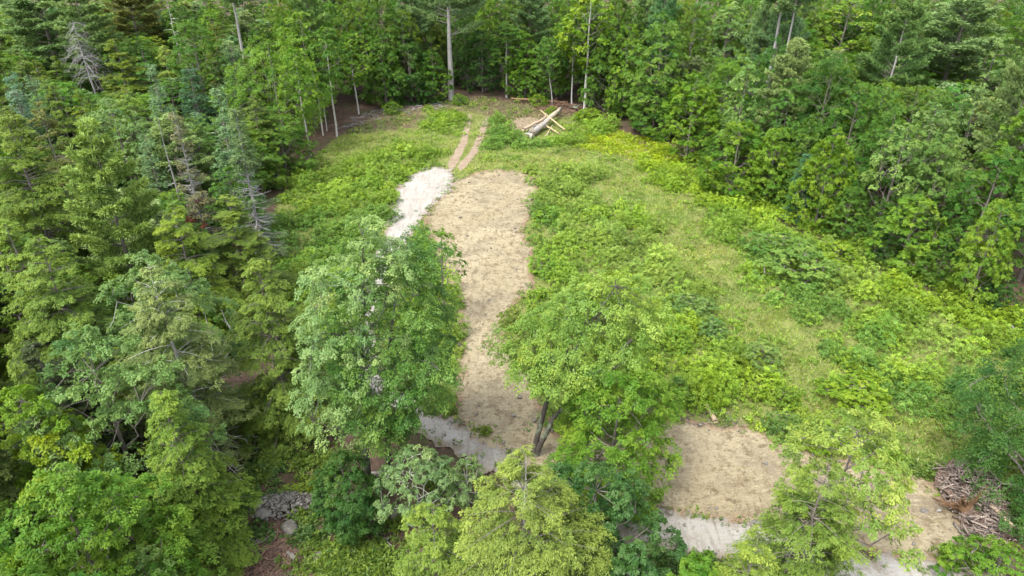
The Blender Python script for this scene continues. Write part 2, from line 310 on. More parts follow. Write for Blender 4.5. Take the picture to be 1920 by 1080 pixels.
sheet('bare_soil', Z_SOIL, M_SOIL, .05, label='tan straw covered bare soil of the cleared strip', cat='soil', seed=2, rough=.3)
sheet('gravel_driveway', Z_ROAD, M_GRAVEL, .10, label='pale grey gravel driveway and its turning pad', cat='driveway', seed=3, rough=.42)
sheet('wheel_track', Z_TRACK1, M_RUT, .04, label='left rut of bare earth running from the gravel pad to the wood', cat='track', seed=4, rough=.12)
sheet('wheel_track', Z_TRACK2, M_RUT, .04, label='right rut of bare earth running from the gravel pad to the wood', cat='track', seed=5, rough=.12)
Z_PATCH = poly([(955, 232), (965, 222), (1010, 220), (1030, 235), (1000, 246), (965, 244)], 1)
sheet('bare_patch', Z_PATCH, M_RUT, .04, label='small bare earth patch left of the log pile', cat='soil', seed=6, rough=.3)

Z_LOGS = poly([(968, 240), (1012, 198), (1070, 190), (1075, 215), (1070, 256), (1000, 270), (970, 260)], 1)
def build_cover():
    rg = R_(11); LV = Leaves()
    lo = Z_COVER.min(0); hi = Z_COVER.max(0)
    n = int((hi - lo).prod() * 1.05); P = lo + rg.random((n, 2)) * (hi - lo)
    keep = inside(P, Z_COVER) & ~inside(P, Z_SOIL) & ~inside(P, Z_ROAD) & ~inside(P, Z_TRACK1) & ~inside(P, Z_TRACK2) & ~inside(P, Z_PATCH) & ~inside(P, Z_SLASH)
    near = lambda z, m: ((P[:, None] - z[None]) ** 2).sum(-1).min(1) < m * m
    keep &= ~near(Z_TRACK1, 1.35) & ~near(Z_TRACK2, 1.35) & ~(inside(P, Z_LOGS) & (rg.random(n) < .93)) & ~near(Z_SOIL, .55)
    P = P[keep]; zi = zone_of(P); kinds = np.array(ZK)[zi]
    dens = np.array([COVER[k][1] for k in kinds]); clump = .5 + .5 * noise2(P[:, 0] + 3, P[:, 1], 1.1)
    h0_ = np.where(inside(P, Z_LOGS), .35, 1.); P_ok = rg.random(len(P)) < dens * (.55 + .6 * clump); P, kinds, h0_ = P[P_ok], kinds[P_ok], h0_[P_ok]
    r = np.array([rg.uniform(*COVER[k][2]) for k in kinds]); h = np.array([rg.uniform(*COVER[k][3]) for k in kinds])
    h *= .75 + .45 * (.5 + .5 * noise2(P[:, 0] - 8, P[:, 1] + 5, .9))
    big = (rg.random(len(P)) < .16) & np.isin(kinds, ['bramble', 'lime', 'pale', 'deep']); r = np.where(big, r * rg.uniform(1.2, 1.7, len(P)), r); h = np.where(big, h * rg.uniform(1.5, 2.3, len(P)), h)
    h *= h0_; r *= h0_ ** .3
    col = np.array([COVER[k][0] for k in kinds]); mid = np.array(COVER['bramble'][0])
    mixw = np.clip(rg.normal(.15, .22, len(P)), 0, .7)[:, None]; other = np.array([COVER[k][0] for k in rg.choice(['bramble', 'deep', 'lime', 'pale'], len(P))])
    col = col * (1 - mixw) + other * mixw; col *= rg.uniform(.74, 1.22, (len(P), 1)) * [1.30, 1.36, .98] * (1 + .12 * noise2(P[:, 0], P[:, 1], .5))[:, None]
    ns = np.maximum(7, (16 * r * (r + h) * 1.9).astype(int)); idx = np.repeat(np.arange(len(P)), ns); m = len(idx)
    d = unit(rg.normal(0, 1, (m, 3)) + np.array([0, 0, .5])); d[:, 2] = np.abs(d[:, 2]); f = rg.uniform(.6, 1.05, m)[:, None]
    C = np.c_[P[idx], terr(P[idx, 0], P[idx, 1]) + .05] + d * f * np.c_[r[idx], r[idx], h[idx]]
    D = d * [1, 1, .3] + rg.normal(0, .4, (m, 3)); Nn = d * .75 + [0, 0, .75] + rg.normal(0, .22, (m, 3))
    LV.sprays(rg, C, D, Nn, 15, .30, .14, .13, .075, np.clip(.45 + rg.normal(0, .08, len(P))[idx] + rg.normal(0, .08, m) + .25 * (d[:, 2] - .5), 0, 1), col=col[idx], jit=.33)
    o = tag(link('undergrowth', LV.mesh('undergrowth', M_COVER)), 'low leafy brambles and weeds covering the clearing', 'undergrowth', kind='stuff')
    # grass and thin weeds
    G = Leaves(); n = 460000; Q = lo + rg.random((n, 2)) ** [1, 1.35] * (hi - lo)
    keep = inside(Q, Z_COVER) & ~inside(Q, Z_SOIL) & ~inside(Q, Z_ROAD) & ~inside(Q, Z_TRACK1) & ~inside(Q, Z_TRACK2) & ~inside(Q, Z_SLASH); Q = Q[keep]
    k = np.array(ZK)[zone_of(Q)]; tk = np.concatenate([Z_TRACK1, Z_TRACK2]); off = ((Q[:, None] - tk[None]) ** 2).sum(-1).min(1) > .3 ** 2; keep = off & (rg.random(len(Q)) < np.where(k == 'thin', .4, np.where(np.isin(k, ['grass', 'yellow']), 1, .3)) * np.clip(.75 + .7 * noise2(Q[:, 0], Q[:, 1], 1.7), .15, 1)); Q, k = Q[keep], k[keep]
    gcol = np.array([{'grass': (.142, .20, .033), 'thin': (.17, .17, .07), 'yellow': (.19, .235, .012)}.get(x, (.12, .17, .03)) for x in k])
    gcol[np.isin(k, ['bramble', 'deep', 'lime', 'pale'])] *= .75; straw = rg.random(len(Q)) < .12; gcol[straw] = (.22, .215, .09); gcol *= 1.25; gcol *= rg.uniform(.75, 1.2, (len(Q), 1))  # grass among the brambles darkened: shade of the gaps put into its colour
    gcol *= (1 + .3 * noise2(Q[:, 0] + 5, Q[:, 1], .7) + .2 * noise2(Q[:, 0], Q[:, 1] + 7, 2.2))[:, None].clip(.4) * np.c_[1 + .15 * noise2(Q[:, 0], Q[:, 1], .4), np.ones((len(Q), 2))]
    D = np.c_[rg.normal(0, .6, (len(Q), 2)), rg.uniform(.35, 1.2, len(Q))]
    G.add(np.c_[Q, terr(Q[:, 0], Q[:, 1])], D, rg.normal(0, .6, (len(Q), 3)) + [0, -.3, .6], rg.uniform(.18, .5, len(Q)), rg.uniform(.03, .08, len(Q)), rg.uniform(.25, .8, len(Q)), gcol)
    tag(link('grass', G.mesh('grass', M_COVER)), 'olive green grass growing between the brambles of the clearing', 'grass', kind='stuff')
build_cover()

# ------------------------------------------------------------------ trees
def trunk_path(rg, h, lean=(0, 0), wob=.012, n=9):
    t = np.linspace(0, 1, n); w = np.cumsum(rg.normal(0, wob * h / n ** .5, (n, 2)), 0); w -= w[0]
    return np.c_[lean[0] * h * t ** 1.6 + w[:, 0], lean[1] * h * t ** 1.6 + w[:, 1], t * h]
def interp_path(P, z):
    return np.stack([np.interp(z, P[:, 2], P[:, i]) for i in range(3)], -1)
def broadleaf(seed, h, R, cb=.2, nclump=70, nspray=9, nleaf=14, leaf=.22, bark=M_BARK, mat=M_LEAF, prof=(.75, .62), rc=None, stems=1, lean=(0, 0), core=.45, tr=None, up=.35, limb=None, lk=1.):
    rg = R_(seed); TB = Tubes(); BR = Tubes(); LV = Leaves()
    tr = tr or h * .011 + .03; tp = trunk_path(rg, h * .93, lean); tr_z = lambda z: tr * np.clip(1 - z / h, .06, 1) ** .85
    for s in range(stems):
        q = tp if s == 0 else tp * [1, 1, .8] + np.linspace(0, 1, len(tp))[:, None] * np.r_[rg.normal(0, .35 * R, 2), 0] + np.r_[rg.normal(0, .35, 2), 0]
        TB.add(np.r_[[q[0] + [0, 0, -.3]], q], np.r_[tr * 1.35, tr_z(q[:, 2])], 7, rg.uniform(.4, .6))
    # crown: clumps spread over a lumpy profile
    ph = rg.uniform(0, 6.28, 6); pts = []
    rc = rc or R * .27; tries = 0; mind = rc * .95
    while len(pts) < nclump and tries < nclump * 60:
        tries += 1
        s = rg.random() ** .85; a = rg.uniform(0, 6.283); f = core + (1 - core) * rg.random() ** .5
        pr = min(1, (s / .28 + .12) ** .6) * (1 - s) ** .58 * 1.16 if prof == 'point' else math.sin(math.pi * min(.985, max(.02, s)) ** prof[0]) ** prof[1]
        lump = 1 + lk * (.16 * math.sin(2 * a + ph[0] + s * 3) + .12 * math.sin(3 * a + ph[1] - s * 5) + .1 * math.sin(5 * a + ph[2] + 7 * s))
        z = cb * h + s * (h * (1 - cb) - rc * .5); c = interp_path(tp, min(z, tp[-1, 2]))
        p = np.array([c[0] + f * pr * R * lump * math.cos(a), c[1] + f * pr * R * lump * math.sin(a), z])
        if tries > nclump * 25: mind *= .9995
        if all((p - q) @ (p - q) > mind * mind for q in pts): pts.append(p)
    P = np.array(pts); K = len(P)
    # limbs to some of the clumps, twigs to the others
    far = np.argsort(-np.linalg.norm(P[:, :2], axis=1)); limbs = far[::max(1, K // 14)][:14]; nod = [tp]
    for i in limbs:
        e = P[i]; d = np.linalg.norm(e[:2] - interp_path(tp, e[2])[:2]); z0 = max(cb * h * .8, e[2] - d * rg.uniform(.6, 1.1)); b = interp_path(tp, min(z0, tp[-1, 2]))
        t = np.linspace(0, 1, 6)[:, None]; c = b + (e - b) * t; c[:, 2] -= (np.sin(t[:, 0] * math.pi) * d * .08); c[1:-1] += rg.normal(0, .05 * d, (4, 3))
        BR.add(c, np.linspace(tr_z(b[2]) * .5 + .01, .015, 6), 5, rg.uniform(.4, .65), cap=False); nod.append(c)
    nod = np.concatenate(nod)
    for i in range(K):
        if i in limbs: continue
        b = nod[((nod - P[i] + [0, 0, .3 * rc]) ** 2).sum(1).argmin()]; mid = (b + P[i]) / 2 + rg.normal(0, .1 * rc, 3)
        BR.add(np.array([b, mid, P[i]]), [.03, .022, .01], 4, rg.uniform(.4, .65), cap=False)
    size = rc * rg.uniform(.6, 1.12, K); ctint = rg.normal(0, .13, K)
    cen = np.array([0, 0, cb * h + .35 * h * (1 - cb)]); O = unit((P - interp_path(tp, np.minimum(P[:, 2], tp[-1, 2]))) * [1, 1, 0] + (P - cen) * [0, 0, .55])
    idx = np.repeat(np.arange(K), nspray); m = len(idx)
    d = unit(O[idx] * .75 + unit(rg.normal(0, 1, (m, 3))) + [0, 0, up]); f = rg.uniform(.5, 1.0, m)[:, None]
    C = P[idx] + d * f * size[idx][:, None] * [1, 1, .75]
    D = d * [1, 1, .25] + rg.normal(0, .3, (m, 3)) + [0, 0, -.2]; Nn = d * .7 + [0, 0, .8] + rg.normal(0, .2, (m, 3))
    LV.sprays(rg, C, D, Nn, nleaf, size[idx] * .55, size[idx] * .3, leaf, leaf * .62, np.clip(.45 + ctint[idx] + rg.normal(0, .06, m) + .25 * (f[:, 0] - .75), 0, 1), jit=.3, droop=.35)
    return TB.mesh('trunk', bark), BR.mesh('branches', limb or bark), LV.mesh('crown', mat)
def conifer(seed, h, R, kind='hemlock', cb=.08, dens=1., leaf=.2, bark=M_BARK, mat=None, lean=(0, 0), tipcol=None, bare=None, tr=None, gap=0., limb=None):
    rg = R_(seed); TB = Tubes(); BR = Tubes(); LV = Leaves(); mat = mat or M_NEEDLE
    tr = tr or h * .011 + .04; tp = trunk_path(rg, h, lean, .006, 12); tr_z = lambda z: tr * np.clip(1 - z / h, .03, 1) ** .9
    TB.add(np.r_[[tp[0] + [0, 0, -.3]], tp], np.r_[tr * 1.3, tr_z(tp[:, 2])], 7, .5)
    if kind == 'pine':
        zs = []; z = cb * h
        while z < h * .985:
            zs += [z + rg.normal(0, .12) for _ in range(rg.integers(3, 6))]; z += rg.uniform(.85, 1.4) * (1 - .5 * z / h)
        zs = np.array(zs)
    else: zs = h * (cb + (1 - cb) * rg.random(int(h * (6.5 if kind == 'hemlock' else 10) * dens)) ** 1.08)
    C, D, Nn, SL, T = [], [], [], [], []
    for i, z in enumerate(np.minimum(zs, h * .992)):
        s = (z / h - cb) / (1 - cb); a = i * 2.39996 + rg.normal(0, .5)
        if gap and rg.random() < gap * (1 - s): continue
        if kind == 'pine': env = (.55 + .45 * math.sin(math.pi * min(1, s * 1.0 + .12))) * (1 - s) ** .45; el0, el1, dr = .12, .75, -.12
        elif kind == 'spruce': env = (1 - s) ** .85 * .95 + .03; el0, el1, dr = -.35, .6, -.15
        else: env = (1 - s) ** .68 * .96 + .02; el0, el1, dr = -.02, .55, .28
        lump = 1 + .2 * math.sin(2 * a + seed) * math.sin(5 * s + seed * 1.7)
        L = max(.15, R * env * lump * rg.uniform(.72, 1.12)); el = el0 + (el1 - el0) * s ** 1.3 + rg.normal(0, .08)
        b = interp_path(tp, z); H_ = np.array([math.cos(a), math.sin(a), 0.]); S_ = np.array([-H_[1], H_[0], 0])
        pos = lambda t: b + H_ * (L * t)[:, None] + np.array([0, 0, 1.]) * (L * (math.tan(el) * t - dr * t ** 2))[:, None]
        t5 = np.linspace(0, 1, 5); BR.add(pos(t5), np.linspace(min(.35 * tr_z(z) + .012, .07), .006, 5), 4, rg.uniform(.4, .65), cap=False)
        if bare is not None and bare[0] < s < bare[1] and rg.random() < bare[2]:
            for _ in range(5):                                   # dead branch: bare side twigs
                t0 = rg.uniform(.3, .95); p0 = pos(np.array([t0]))[0]; e = p0 + (H_ * .4 + S_ * rg.choice([-1, 1]) * .7 + [0, 0, rg.normal(-.15, .25)]) * L * (1 - t0 + .15) * .6
                BR.add(np.array([p0, (p0 + e) / 2 + rg.normal(0, .04, 3), e]), [.02, .013, .006], 3, rg.uniform(.5, .8), cap=False)
            continue
        if kind == 'hemlock':                                    # drooping pads of foliage along the bough, dark gaps between
            n = int(max(2, round(3.7 * L ** 1.15))); t = 1 - .78 * rg.random(n) ** 1.35; w = L * .4 * (1.1 - t) ** .7 + .05; v = rg.uniform(-1, 1, n)
            p = pos(t) + S_ * (v * w)[:, None]; p[:, 2] += -np.abs(v) * w * .25 + rg.normal(0, .05, n)
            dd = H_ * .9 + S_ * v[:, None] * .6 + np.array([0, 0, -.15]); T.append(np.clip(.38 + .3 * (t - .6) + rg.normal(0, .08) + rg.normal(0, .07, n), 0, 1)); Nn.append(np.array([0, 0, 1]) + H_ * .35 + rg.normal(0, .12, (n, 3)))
            C.append(p); D.append(dd); SL.append((.19 + .065 * L) * rg.uniform(.75, 1.3, n)); continue
        if kind == 'pine':
            n = int(max(5, 9.5 * L ** 1.35 * dens)); t = 1 - .68 * rg.random(n) ** 1.2; w = L * .34 * (1.08 - t) ** .6 + .1
            v = rg.uniform(-1, 1, n); p = pos(t) + S_ * (v * w)[:, None] + np.array([0, 0, 1]) * (np.abs(v) * w * .12 + rg.normal(.03, .05, n))[:, None]
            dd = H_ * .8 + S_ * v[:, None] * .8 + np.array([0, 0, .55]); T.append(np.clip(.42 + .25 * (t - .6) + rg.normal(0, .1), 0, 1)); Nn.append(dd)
        else:
            n = int(max(3, (9 if kind == 'hemlock' else 8) * L ** 1.5 * dens)); t = 1 - .85 * rg.random(n) ** 1.15; w = L * (.42 if kind == 'hemlock' else .26) * (1.1 - t) ** .75 + .06
            v = rg.uniform(-1, 1, n); p = pos(t) + S_ * (v * w)[:, None]; p[:, 2] += -np.abs(v) * w * .22 + rg.normal(0, .06, n)
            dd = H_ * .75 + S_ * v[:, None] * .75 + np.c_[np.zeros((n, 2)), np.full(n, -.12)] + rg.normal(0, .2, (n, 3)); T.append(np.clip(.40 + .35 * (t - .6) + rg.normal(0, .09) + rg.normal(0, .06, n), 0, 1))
            Nn.append(np.array([0, 0, 1]) + H_ * .25 + rg.normal(0, .25, (n, 3)))
        C.append(p); D.append(dd); SL.append(np.full(n, 1.))
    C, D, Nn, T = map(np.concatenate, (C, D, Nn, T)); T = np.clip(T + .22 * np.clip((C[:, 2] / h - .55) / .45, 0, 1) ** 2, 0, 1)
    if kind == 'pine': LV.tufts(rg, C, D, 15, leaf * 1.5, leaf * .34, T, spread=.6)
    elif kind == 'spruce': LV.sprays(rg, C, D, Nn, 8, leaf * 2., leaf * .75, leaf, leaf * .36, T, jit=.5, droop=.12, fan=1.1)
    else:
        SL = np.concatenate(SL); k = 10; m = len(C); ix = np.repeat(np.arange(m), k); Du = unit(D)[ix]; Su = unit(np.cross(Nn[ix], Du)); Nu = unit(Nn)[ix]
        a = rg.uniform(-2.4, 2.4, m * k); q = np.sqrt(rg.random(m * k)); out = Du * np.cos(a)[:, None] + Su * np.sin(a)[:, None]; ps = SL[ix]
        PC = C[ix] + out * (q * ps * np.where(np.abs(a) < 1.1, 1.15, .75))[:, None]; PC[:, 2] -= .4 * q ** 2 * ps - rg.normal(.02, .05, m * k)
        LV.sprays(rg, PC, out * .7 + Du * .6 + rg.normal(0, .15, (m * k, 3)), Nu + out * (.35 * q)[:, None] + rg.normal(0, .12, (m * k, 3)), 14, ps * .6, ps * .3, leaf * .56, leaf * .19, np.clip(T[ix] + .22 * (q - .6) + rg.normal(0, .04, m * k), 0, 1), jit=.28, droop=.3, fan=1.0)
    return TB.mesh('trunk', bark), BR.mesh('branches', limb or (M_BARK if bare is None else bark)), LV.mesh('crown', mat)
def bare_tree(seed, h, R, n=26, cb=.2, mat=M_DEAD, lean=(0, 0), tr=None, fine=6, droop=0.):
    rg = R_(seed); TB = Tubes(); tr = tr or h * .011 + .03; tp = trunk_path(rg, h, lean, .012, 9); BR = Tubes()
    TB.add(np.r_[[tp[0] + [0, 0, -.3]], tp], np.r_[tr * 1.2, tr * np.clip(1 - tp[:, 2] / h, .12, 1)], 7, .5)
    for i in range(n):
        s = rg.random(); z = h * (cb + (1 - cb) * s) * .98; a = rg.uniform(0, 6.28); L = R * (1 - s * .7) * rg.uniform(.4, 1.1); b = interp_path(tp, z)
        H_ = np.array([math.cos(a), math.sin(a), 0]); t = np.linspace(0, 1, 5)[:, None]; q = b + H_ * L * t + np.array([0, 0, 1]) * L * (rg.uniform(-.1, .5) * t - (.35 + droop) * t ** 2) + rg.normal(0, .03 * L, (5, 3)) * t
        BR.add(q, np.linspace(.045, .01, 5), 4, rg.uniform(.4, .8), cap=False)
        for _ in range(fine):
            k = rg.integers(1, 5); e = q[k] + (H_ * .5 + rg.normal(0, .5, 3)) * L * .35; BR.add(np.array([q[k], (q[k] + e) / 2 + rg.normal(0, .05, 3), e]), [.018, .012, .005], 3, rg.uniform(.4, .8), cap=False)
    return TB.mesh('trunk', mat), BR.mesh('branches', mat)

ALL_TREES = []
def plant(name, meshes, x, y, label, cat, group, color, sx=1., sz=1., rot=0., lean=(0, 0), barkcol=None):
    o = bpy.data.objects.new(name, None); COL.objects.link(o); o.empty_display_size = .3
    o.location = (x, y, float(terr(x, y))); o.scale = (sx, sx, sz); o.rotation_euler = (lean[0], lean[1], rot)
    tag(o, label, cat, group)
    for me, part in zip(meshes, ('trunk', 'branches', 'crown')): link(part, me, o).color = (*[x * y for x, y in zip(color, (1.12, 1.25, .88))], 1)
    ALL_TREES.append(o); return o

C_ = dict(mid=(.070, .128, .026), lime=(.13, .19, .022), bright=(.098, .165, .024), dark=(.042, .088, .024), pale=(.11, .165, .06), silver=(.142, .20, .082), blue=(.092, .148, .082),
          pine=(.13, .185, .09), ypine=(.15, .205, .062), hem=(.098, .138, .024), yhem=(.122, .165, .020), dhem=(.068, .105, .022), olive=(.105, .108, .034), ohem=(.125, .152, .058))

PROTO = {}
def proto(kind, v):
    if (kind, v) not in PROTO:
        sd = 100 + v * 17 + len(kind)
        PROTO[kind, v] = {
            'broad': lambda: (broadleaf(sd, 14, 3.4, cb=.10 + .05 * (v % 2), nclump=85, nspray=11, nleaf=30, leaf=.16, prof='point' if v == 0 else (.8, .6), rc=.85), 14, 3.4),
            'edge': lambda: (broadleaf(sd, 10, 3.0, cb=.03, nclump=90, nspray=11, nleaf=30, leaf=.155, prof='point' if v != 1 else (.62, .5), rc=.72), 10, 3.0),
            'slim': lambda: (broadleaf(sd, 13, 2.2, cb=.42, nclump=58, nspray=9, nleaf=18, leaf=.2, bark=M_BIRCH, limb=M_BARK, tr=.14), 13, 2.2),
            'open': lambda: (broadleaf(sd, 14, 3.2, cb=.25, nclump=75, nspray=9, nleaf=18, leaf=.18, core=.5, rc=.75, mat=M_SHEEN, prof='point' if v else (.75, .6)), 14, 3.2),
            'pine': lambda: (conifer(sd, 20, 4.2, 'pine', cb=.32, dens=1.35, leaf=.26), 20, 4.2),
            'tallpine': lambda: (conifer(sd, 24, 4.4, 'pine', cb=.5, dens=1.3, leaf=.26), 24, 4.4),
            'hemlock': lambda: (conifer(sd, 14, 3.2, 'hemlock', cb=.05, dens=1.15, leaf=.24), 14, 3.2),
            'spruce': lambda: (conifer(sd, 14, 2.0, 'spruce', cb=.05, dens=1.15, leaf=.22), 14, 2.0),
            'shrub': lambda: (broadleaf(sd, 2.4, 1.3, cb=.02, nclump=60, nspray=9, nleaf=16, leaf=.10, rc=.34, tr=.04, core=.3), 2.4, 1.3),
        }[kind]()
    return PROTO[kind, v]
NAME = dict(broad='broadleaf_tree', edge='broadleaf_tree', slim='birch_tree', open='broadleaf_tree', pine='pine_tree', tallpine='pine_tree', hemlock='hemlock_tree', spruce='spruce_tree', shrub='shrub', dead='dead_tree')
CAT = dict(broad='tree', edge='tree', slim='tree', open='tree', pine='pine tree', tallpine='pine tree', hemlock='hemlock tree', spruce='spruce tree', shrub='shrub', dead='dead tree')
TAKEN = []; BOX = []
def put(kind, px, py, H, w, col, label, group, base=False, v=0, build=None, rot=None, sx=None):
    """a tree whose top (or, with base, foot) is seen at px, py; w = crown width in picture pixels"""
    p = at(px, py) if base else at(px, py, H); dep = proj(p[0], p[1], H * .55)[2]
    R = w / 2 * dep / FPX; rg = R_(int(abs(px) * 7 + abs(py) * 13)); c = C_[col] if isinstance(col, str) else col
    if build: ms = build(int(abs(px) + abs(py)), H, R); k = kz = 1.
    else: ms, h0, r0 = proto(kind, v); k, kz = R / r0, H / h0
    TAKEN.append((p[0], p[1], R)); t0 = proj(p[0], p[1], H); t1 = proj(p[0], p[1], H * (.3 if kind != 'tallpine' else .5)); BOX.append((t0[0], max(t0[1], -40), t1[1], w, proj(p[0], p[1], 0)[2]))
    return plant(NAME[kind], ms, p[0], p[1], label, CAT[kind], group, c, k, kz, (rg.uniform(0, 6.28) if not build else 0.) if rot is None else rot)
def B(**kw): return lambda sd, H, R: broadleaf(sd, H, R, **kw)
def K(kind, **kw): return lambda sd, H, R: conifer(sd, H, R, kind, **kw)
def D(**kw): return lambda sd, H, R: bare_tree(sd, H, R, **kw)
HB = dict(nclump=125, nspray=14, nleaf=36, leaf=.118, lk=1.5)

GC, GL, GR, GBK = 'trees standing in front of the clearing', 'trees of the left wood', 'trees of the right wood', 'trees along the back edge of the clearing'
# ---- in front of the clearing
put('open', 690, 915, 17.3, 200, 'silver', 'tall pale silvery leaved tree on a dark trunk left of the bare strip', GC, True, build=B(cb=.26, lean=(.06, .02), **{**HB, 'nclump': 100, 'nspray': 10, 'lk': 2.0}, core=.5, mat=M_SHEEN, bark=M_BARK_DARK, rc=.8, tr=.29))
put('broad', 730, 885, 16.0, 232, 'mid', 'big deep green maple overlapping the left side of the bare strip', GC, True, build=B(cb=.25, lean=(.15, 0), **{**HB, 'nclump': 150, 'lk': 1.7}, mat=M_SHEEN, bark=M_BARK_DARK, tr=.2))
put('broad', 825, 415, 9, 75, 'bright', 'small bright sapling peeping out above the deep green maple', GC, build=B(cb=.2, nclump=30, nspray=9, nleaf=24, leaf=.12, rc=.5))
put('broad', 1000, 855, 12.8, 238, (.135, .195, .04), 'light green leaning tree with twisted trunk right of the bare strip', GC, True, build=B(cb=.53, lean=(.36, .05), prof='point', **{**HB, 'nclump': 120}, stems=2, bark=M_BARK_DARK, tr=.2, mat=M_SHEEN))
put('broad', 1165, 690, 9.2, 215, 'bright', 'round mid green maple before the second bare patch', GC, build=B(cb=.08, **HB))
put('hemlock', 985, 853, 12, 460, (.135, .165, .036), 'large yellow green hemlock with bare white tip at the bottom edge', GC, build=K('hemlock', cb=.05, dens=1.7, leaf=.19, bark=M_BARK_PALE))
put('hemlock', 805, 955, 9, 300, 'hem', 'mid green hemlock crowding the left flank of the white tipped hemlock', GC, build=K('hemlock', cb=.05, dens=1.7, leaf=.19))
put('broad', 1125, 868, 9, 200, 'dark', 'dark drooping cherry on the right flank of the white tipped hemlock', GC, build=B(cb=.05, **{**HB, 'nclump': 80}, mat=M_SHEEN))
put('broad', 1185, 1030, 7, 140, 'dark', 'low dark leafy tree at the lower edge of the driveway', GC, build=B(cb=.05, **{**HB, 'nclump': 60}, mat=M_SHEEN))
put('open', 775, 848, 5.8, 135, (.125, .18, .085), 'small pale tree with a thin white trunk beside the stone heap', GC, build=B(cb=.3, nclump=60, nspray=11, nleaf=30, leaf=.095, rc=.48, core=.4, bark=M_BARK_PALE, mat=M_SHEEN, tr=.07))
put('broad', 640, 862, 5.4, 105, 'dark', 'small dense dark maple right of the stone heap', GC, build=B(cb=.06, nclump=80, nspray=12, nleaf=32, leaf=.10, rc=.55, lk=1.5))
put('open', 872, 850, 4.2, 62, 'silver', 'whitish sparse sapling beside the upper driveway bend', GC, build=B(cb=.1, nclump=34, nspray=8, nleaf=22, leaf=.085, rc=.36, core=.4, mat=M_SHEEN, bark=M_BARK_PALE))
put('hemlock', 1558, 872, 10.3, 285, 'hem', 'broad hemlock in the lower right before the second bare patch', GC, build=K('hemlock', cb=.05, dens=1.7, leaf=.19))
put('open', 1620, 785, 10.5, 235, (.158, .20, .045), 'sparse yellow green maple above the broad lower right hemlock', GC, build=B(cb=.42, **{**HB, 'nclump': 62, 'nspray': 10}, core=.55, rc=.72, mat=M_SHEEN))
put('hemlock', 1425, 1005, 9, 210, (.13, .165, .03), 'yellow green hemlock tip below the driveway', GC, build=K('hemlock', cb=.05, dens=1.6, leaf=.18))
put('broad', 1320, 1045, 7, 120, 'bright', 'bright leafy tree top at the lower edge beside the yellow hemlock tip', GC, build=B(cb=.05, **{**HB, 'nclump': 60}))
put('broad', 1955, 945, 12, 300, 'dark', 'dark broad tree at the right edge behind the slash pile', GC, True, build=B(cb=.02, **HB, prof=(.6, .5)))
put('shrub', 1885, 1035, 3, 170, 'bright', 'round green shrub at the foot of the slash pile', GC, build=B(cb=.02, nclump=60, nspray=11, nleaf=30, leaf=.095, rc=.45))
# ---- left wood
put('hemlock', 300, 733, 10.8, 205, (.103, .152, .022), 'bright yellow green hemlock in the lower left', GL, build=K('hemlock', cb=.12, dens=1.8, leaf=.19))
put('hemlock', 285, 492, 14, 255, 'ohem', 'large washed out pale hemlock with dead lower branches', GL, build=K('hemlock', cb=.1, dens=1.5, leaf=.2, bare=(.0, .14, .7), bark=M_BARK_PALE))
put('open', 275, 468, 13, 190, 'pale', 'pale broadleaf crown behind the washed out hemlock', GL, build=B(cb=.15, **{**HB, 'nclump': 80}, mat=M_SHEEN, bark=M_BARK_PALE, rc=.75))
put('open', 150, 610, 13, 270, (.105, .165, .055), 'pale grey green maple left of the washed out hemlock', GL, build=B(cb=.1, **HB, mat=M_SHEEN, rc=.8))
put('hemlock', 480, 486, 12.4, 225, 'hem', 'deep green layered hemlock beside the silvery tree', GL, build=K('hemlock', cb=.05, dens=1.6, leaf=.2))
put('hemlock', 325, 388, 12, 190, 'yhem', 'olive yellow cedar above the pale broadleaf crown', GL, build=K('hemlock', cb=.05, dens=1.6, leaf=.2))
put('hemlock', 72, 445, 14, 255, (.095, .14, .026), 'wide dark hemlock below the leaning pine', GL, build=K('hemlock', cb=.05, dens=1.5, leaf=.21))
put('hemlock', 5, 215, 17, 250, 'hem', 'tall olive green hemlock cut by the left edge', GL, build=K('hemlock', cb=.05, dens=1.5, leaf=.22))
put('pine', 165, 242, 17, 190, 'ypine', 'feathery light green pine with drooping lowest bough', GL, build=K('pine', cb=.18, dens=2.2, leaf=.24))
put('broad', 95, 895, 11, 240, 'bright', 'bright broadleaf tree filling the lower left corner', GL, build=B(cb=.1, **HB))
put('broad', 35, 715, 11.5, 170, (.125, .185, .02), 'yellow green broadleaf tree at the left edge above the corner tree', GL, build=B(cb=.1, **{**HB, 'nclump': 80}))
put('hemlock', 20, 640, 13, 130, 'hem', 'narrow hemlock at the left edge above the yellow green broadleaf', GL, v=1)
put('open', 258, 1040, 6.5, 120, 'pale', 'pale tree top poking in at the bottom left', GL, build=B(cb=.1, nclump=45, nspray=11, nleaf=28, leaf=.1, rc=.5))
put('hemlock', 545, 560, 8, 110, 'bright', 'low bright conifer between the layered hemlock and the silvery tree', GL, v=2)
put('spruce', 408, 163, 15.5, 85, 'blue', 'narrow blue green spruce with pale upright tip', GL, build=K('spruce', cb=.1, dens=1.25, leaf=.23))
put('spruce', 440, 205, 15, 95, (.085, .12, .055), 'half dead spruce with bare grey lower trunk at the clearing edge', GL, build=K('spruce', cb=.04, dens=1.4, leaf=.23, bare=(0, .62, .85), bark=M_DEAD))
put('spruce', 330, 213, 15, 80, (.11, .10, .06), 'dying grey spruce flecked with rust red needles', GL, build=K('spruce', cb=.08, dens=1.6, leaf=.2, bare=(0, .95, .6), bark=M_DEAD))
put('dead', 298, 220, 14, 40, 'olive', 'bare grey snag pole left of the dying spruce', GL, build=D(n=9, cb=.4, fine=1, tr=.17))
put('spruce', 272, 250, 11.5, 75, 'blue', 'small blue green spruce left of the snag pole', GL, v=1)
put('spruce', 355, 125, 12, 90, (.04, .085, .05), 'dark spruce in the shade behind the blue green spruce', GL, v=0)
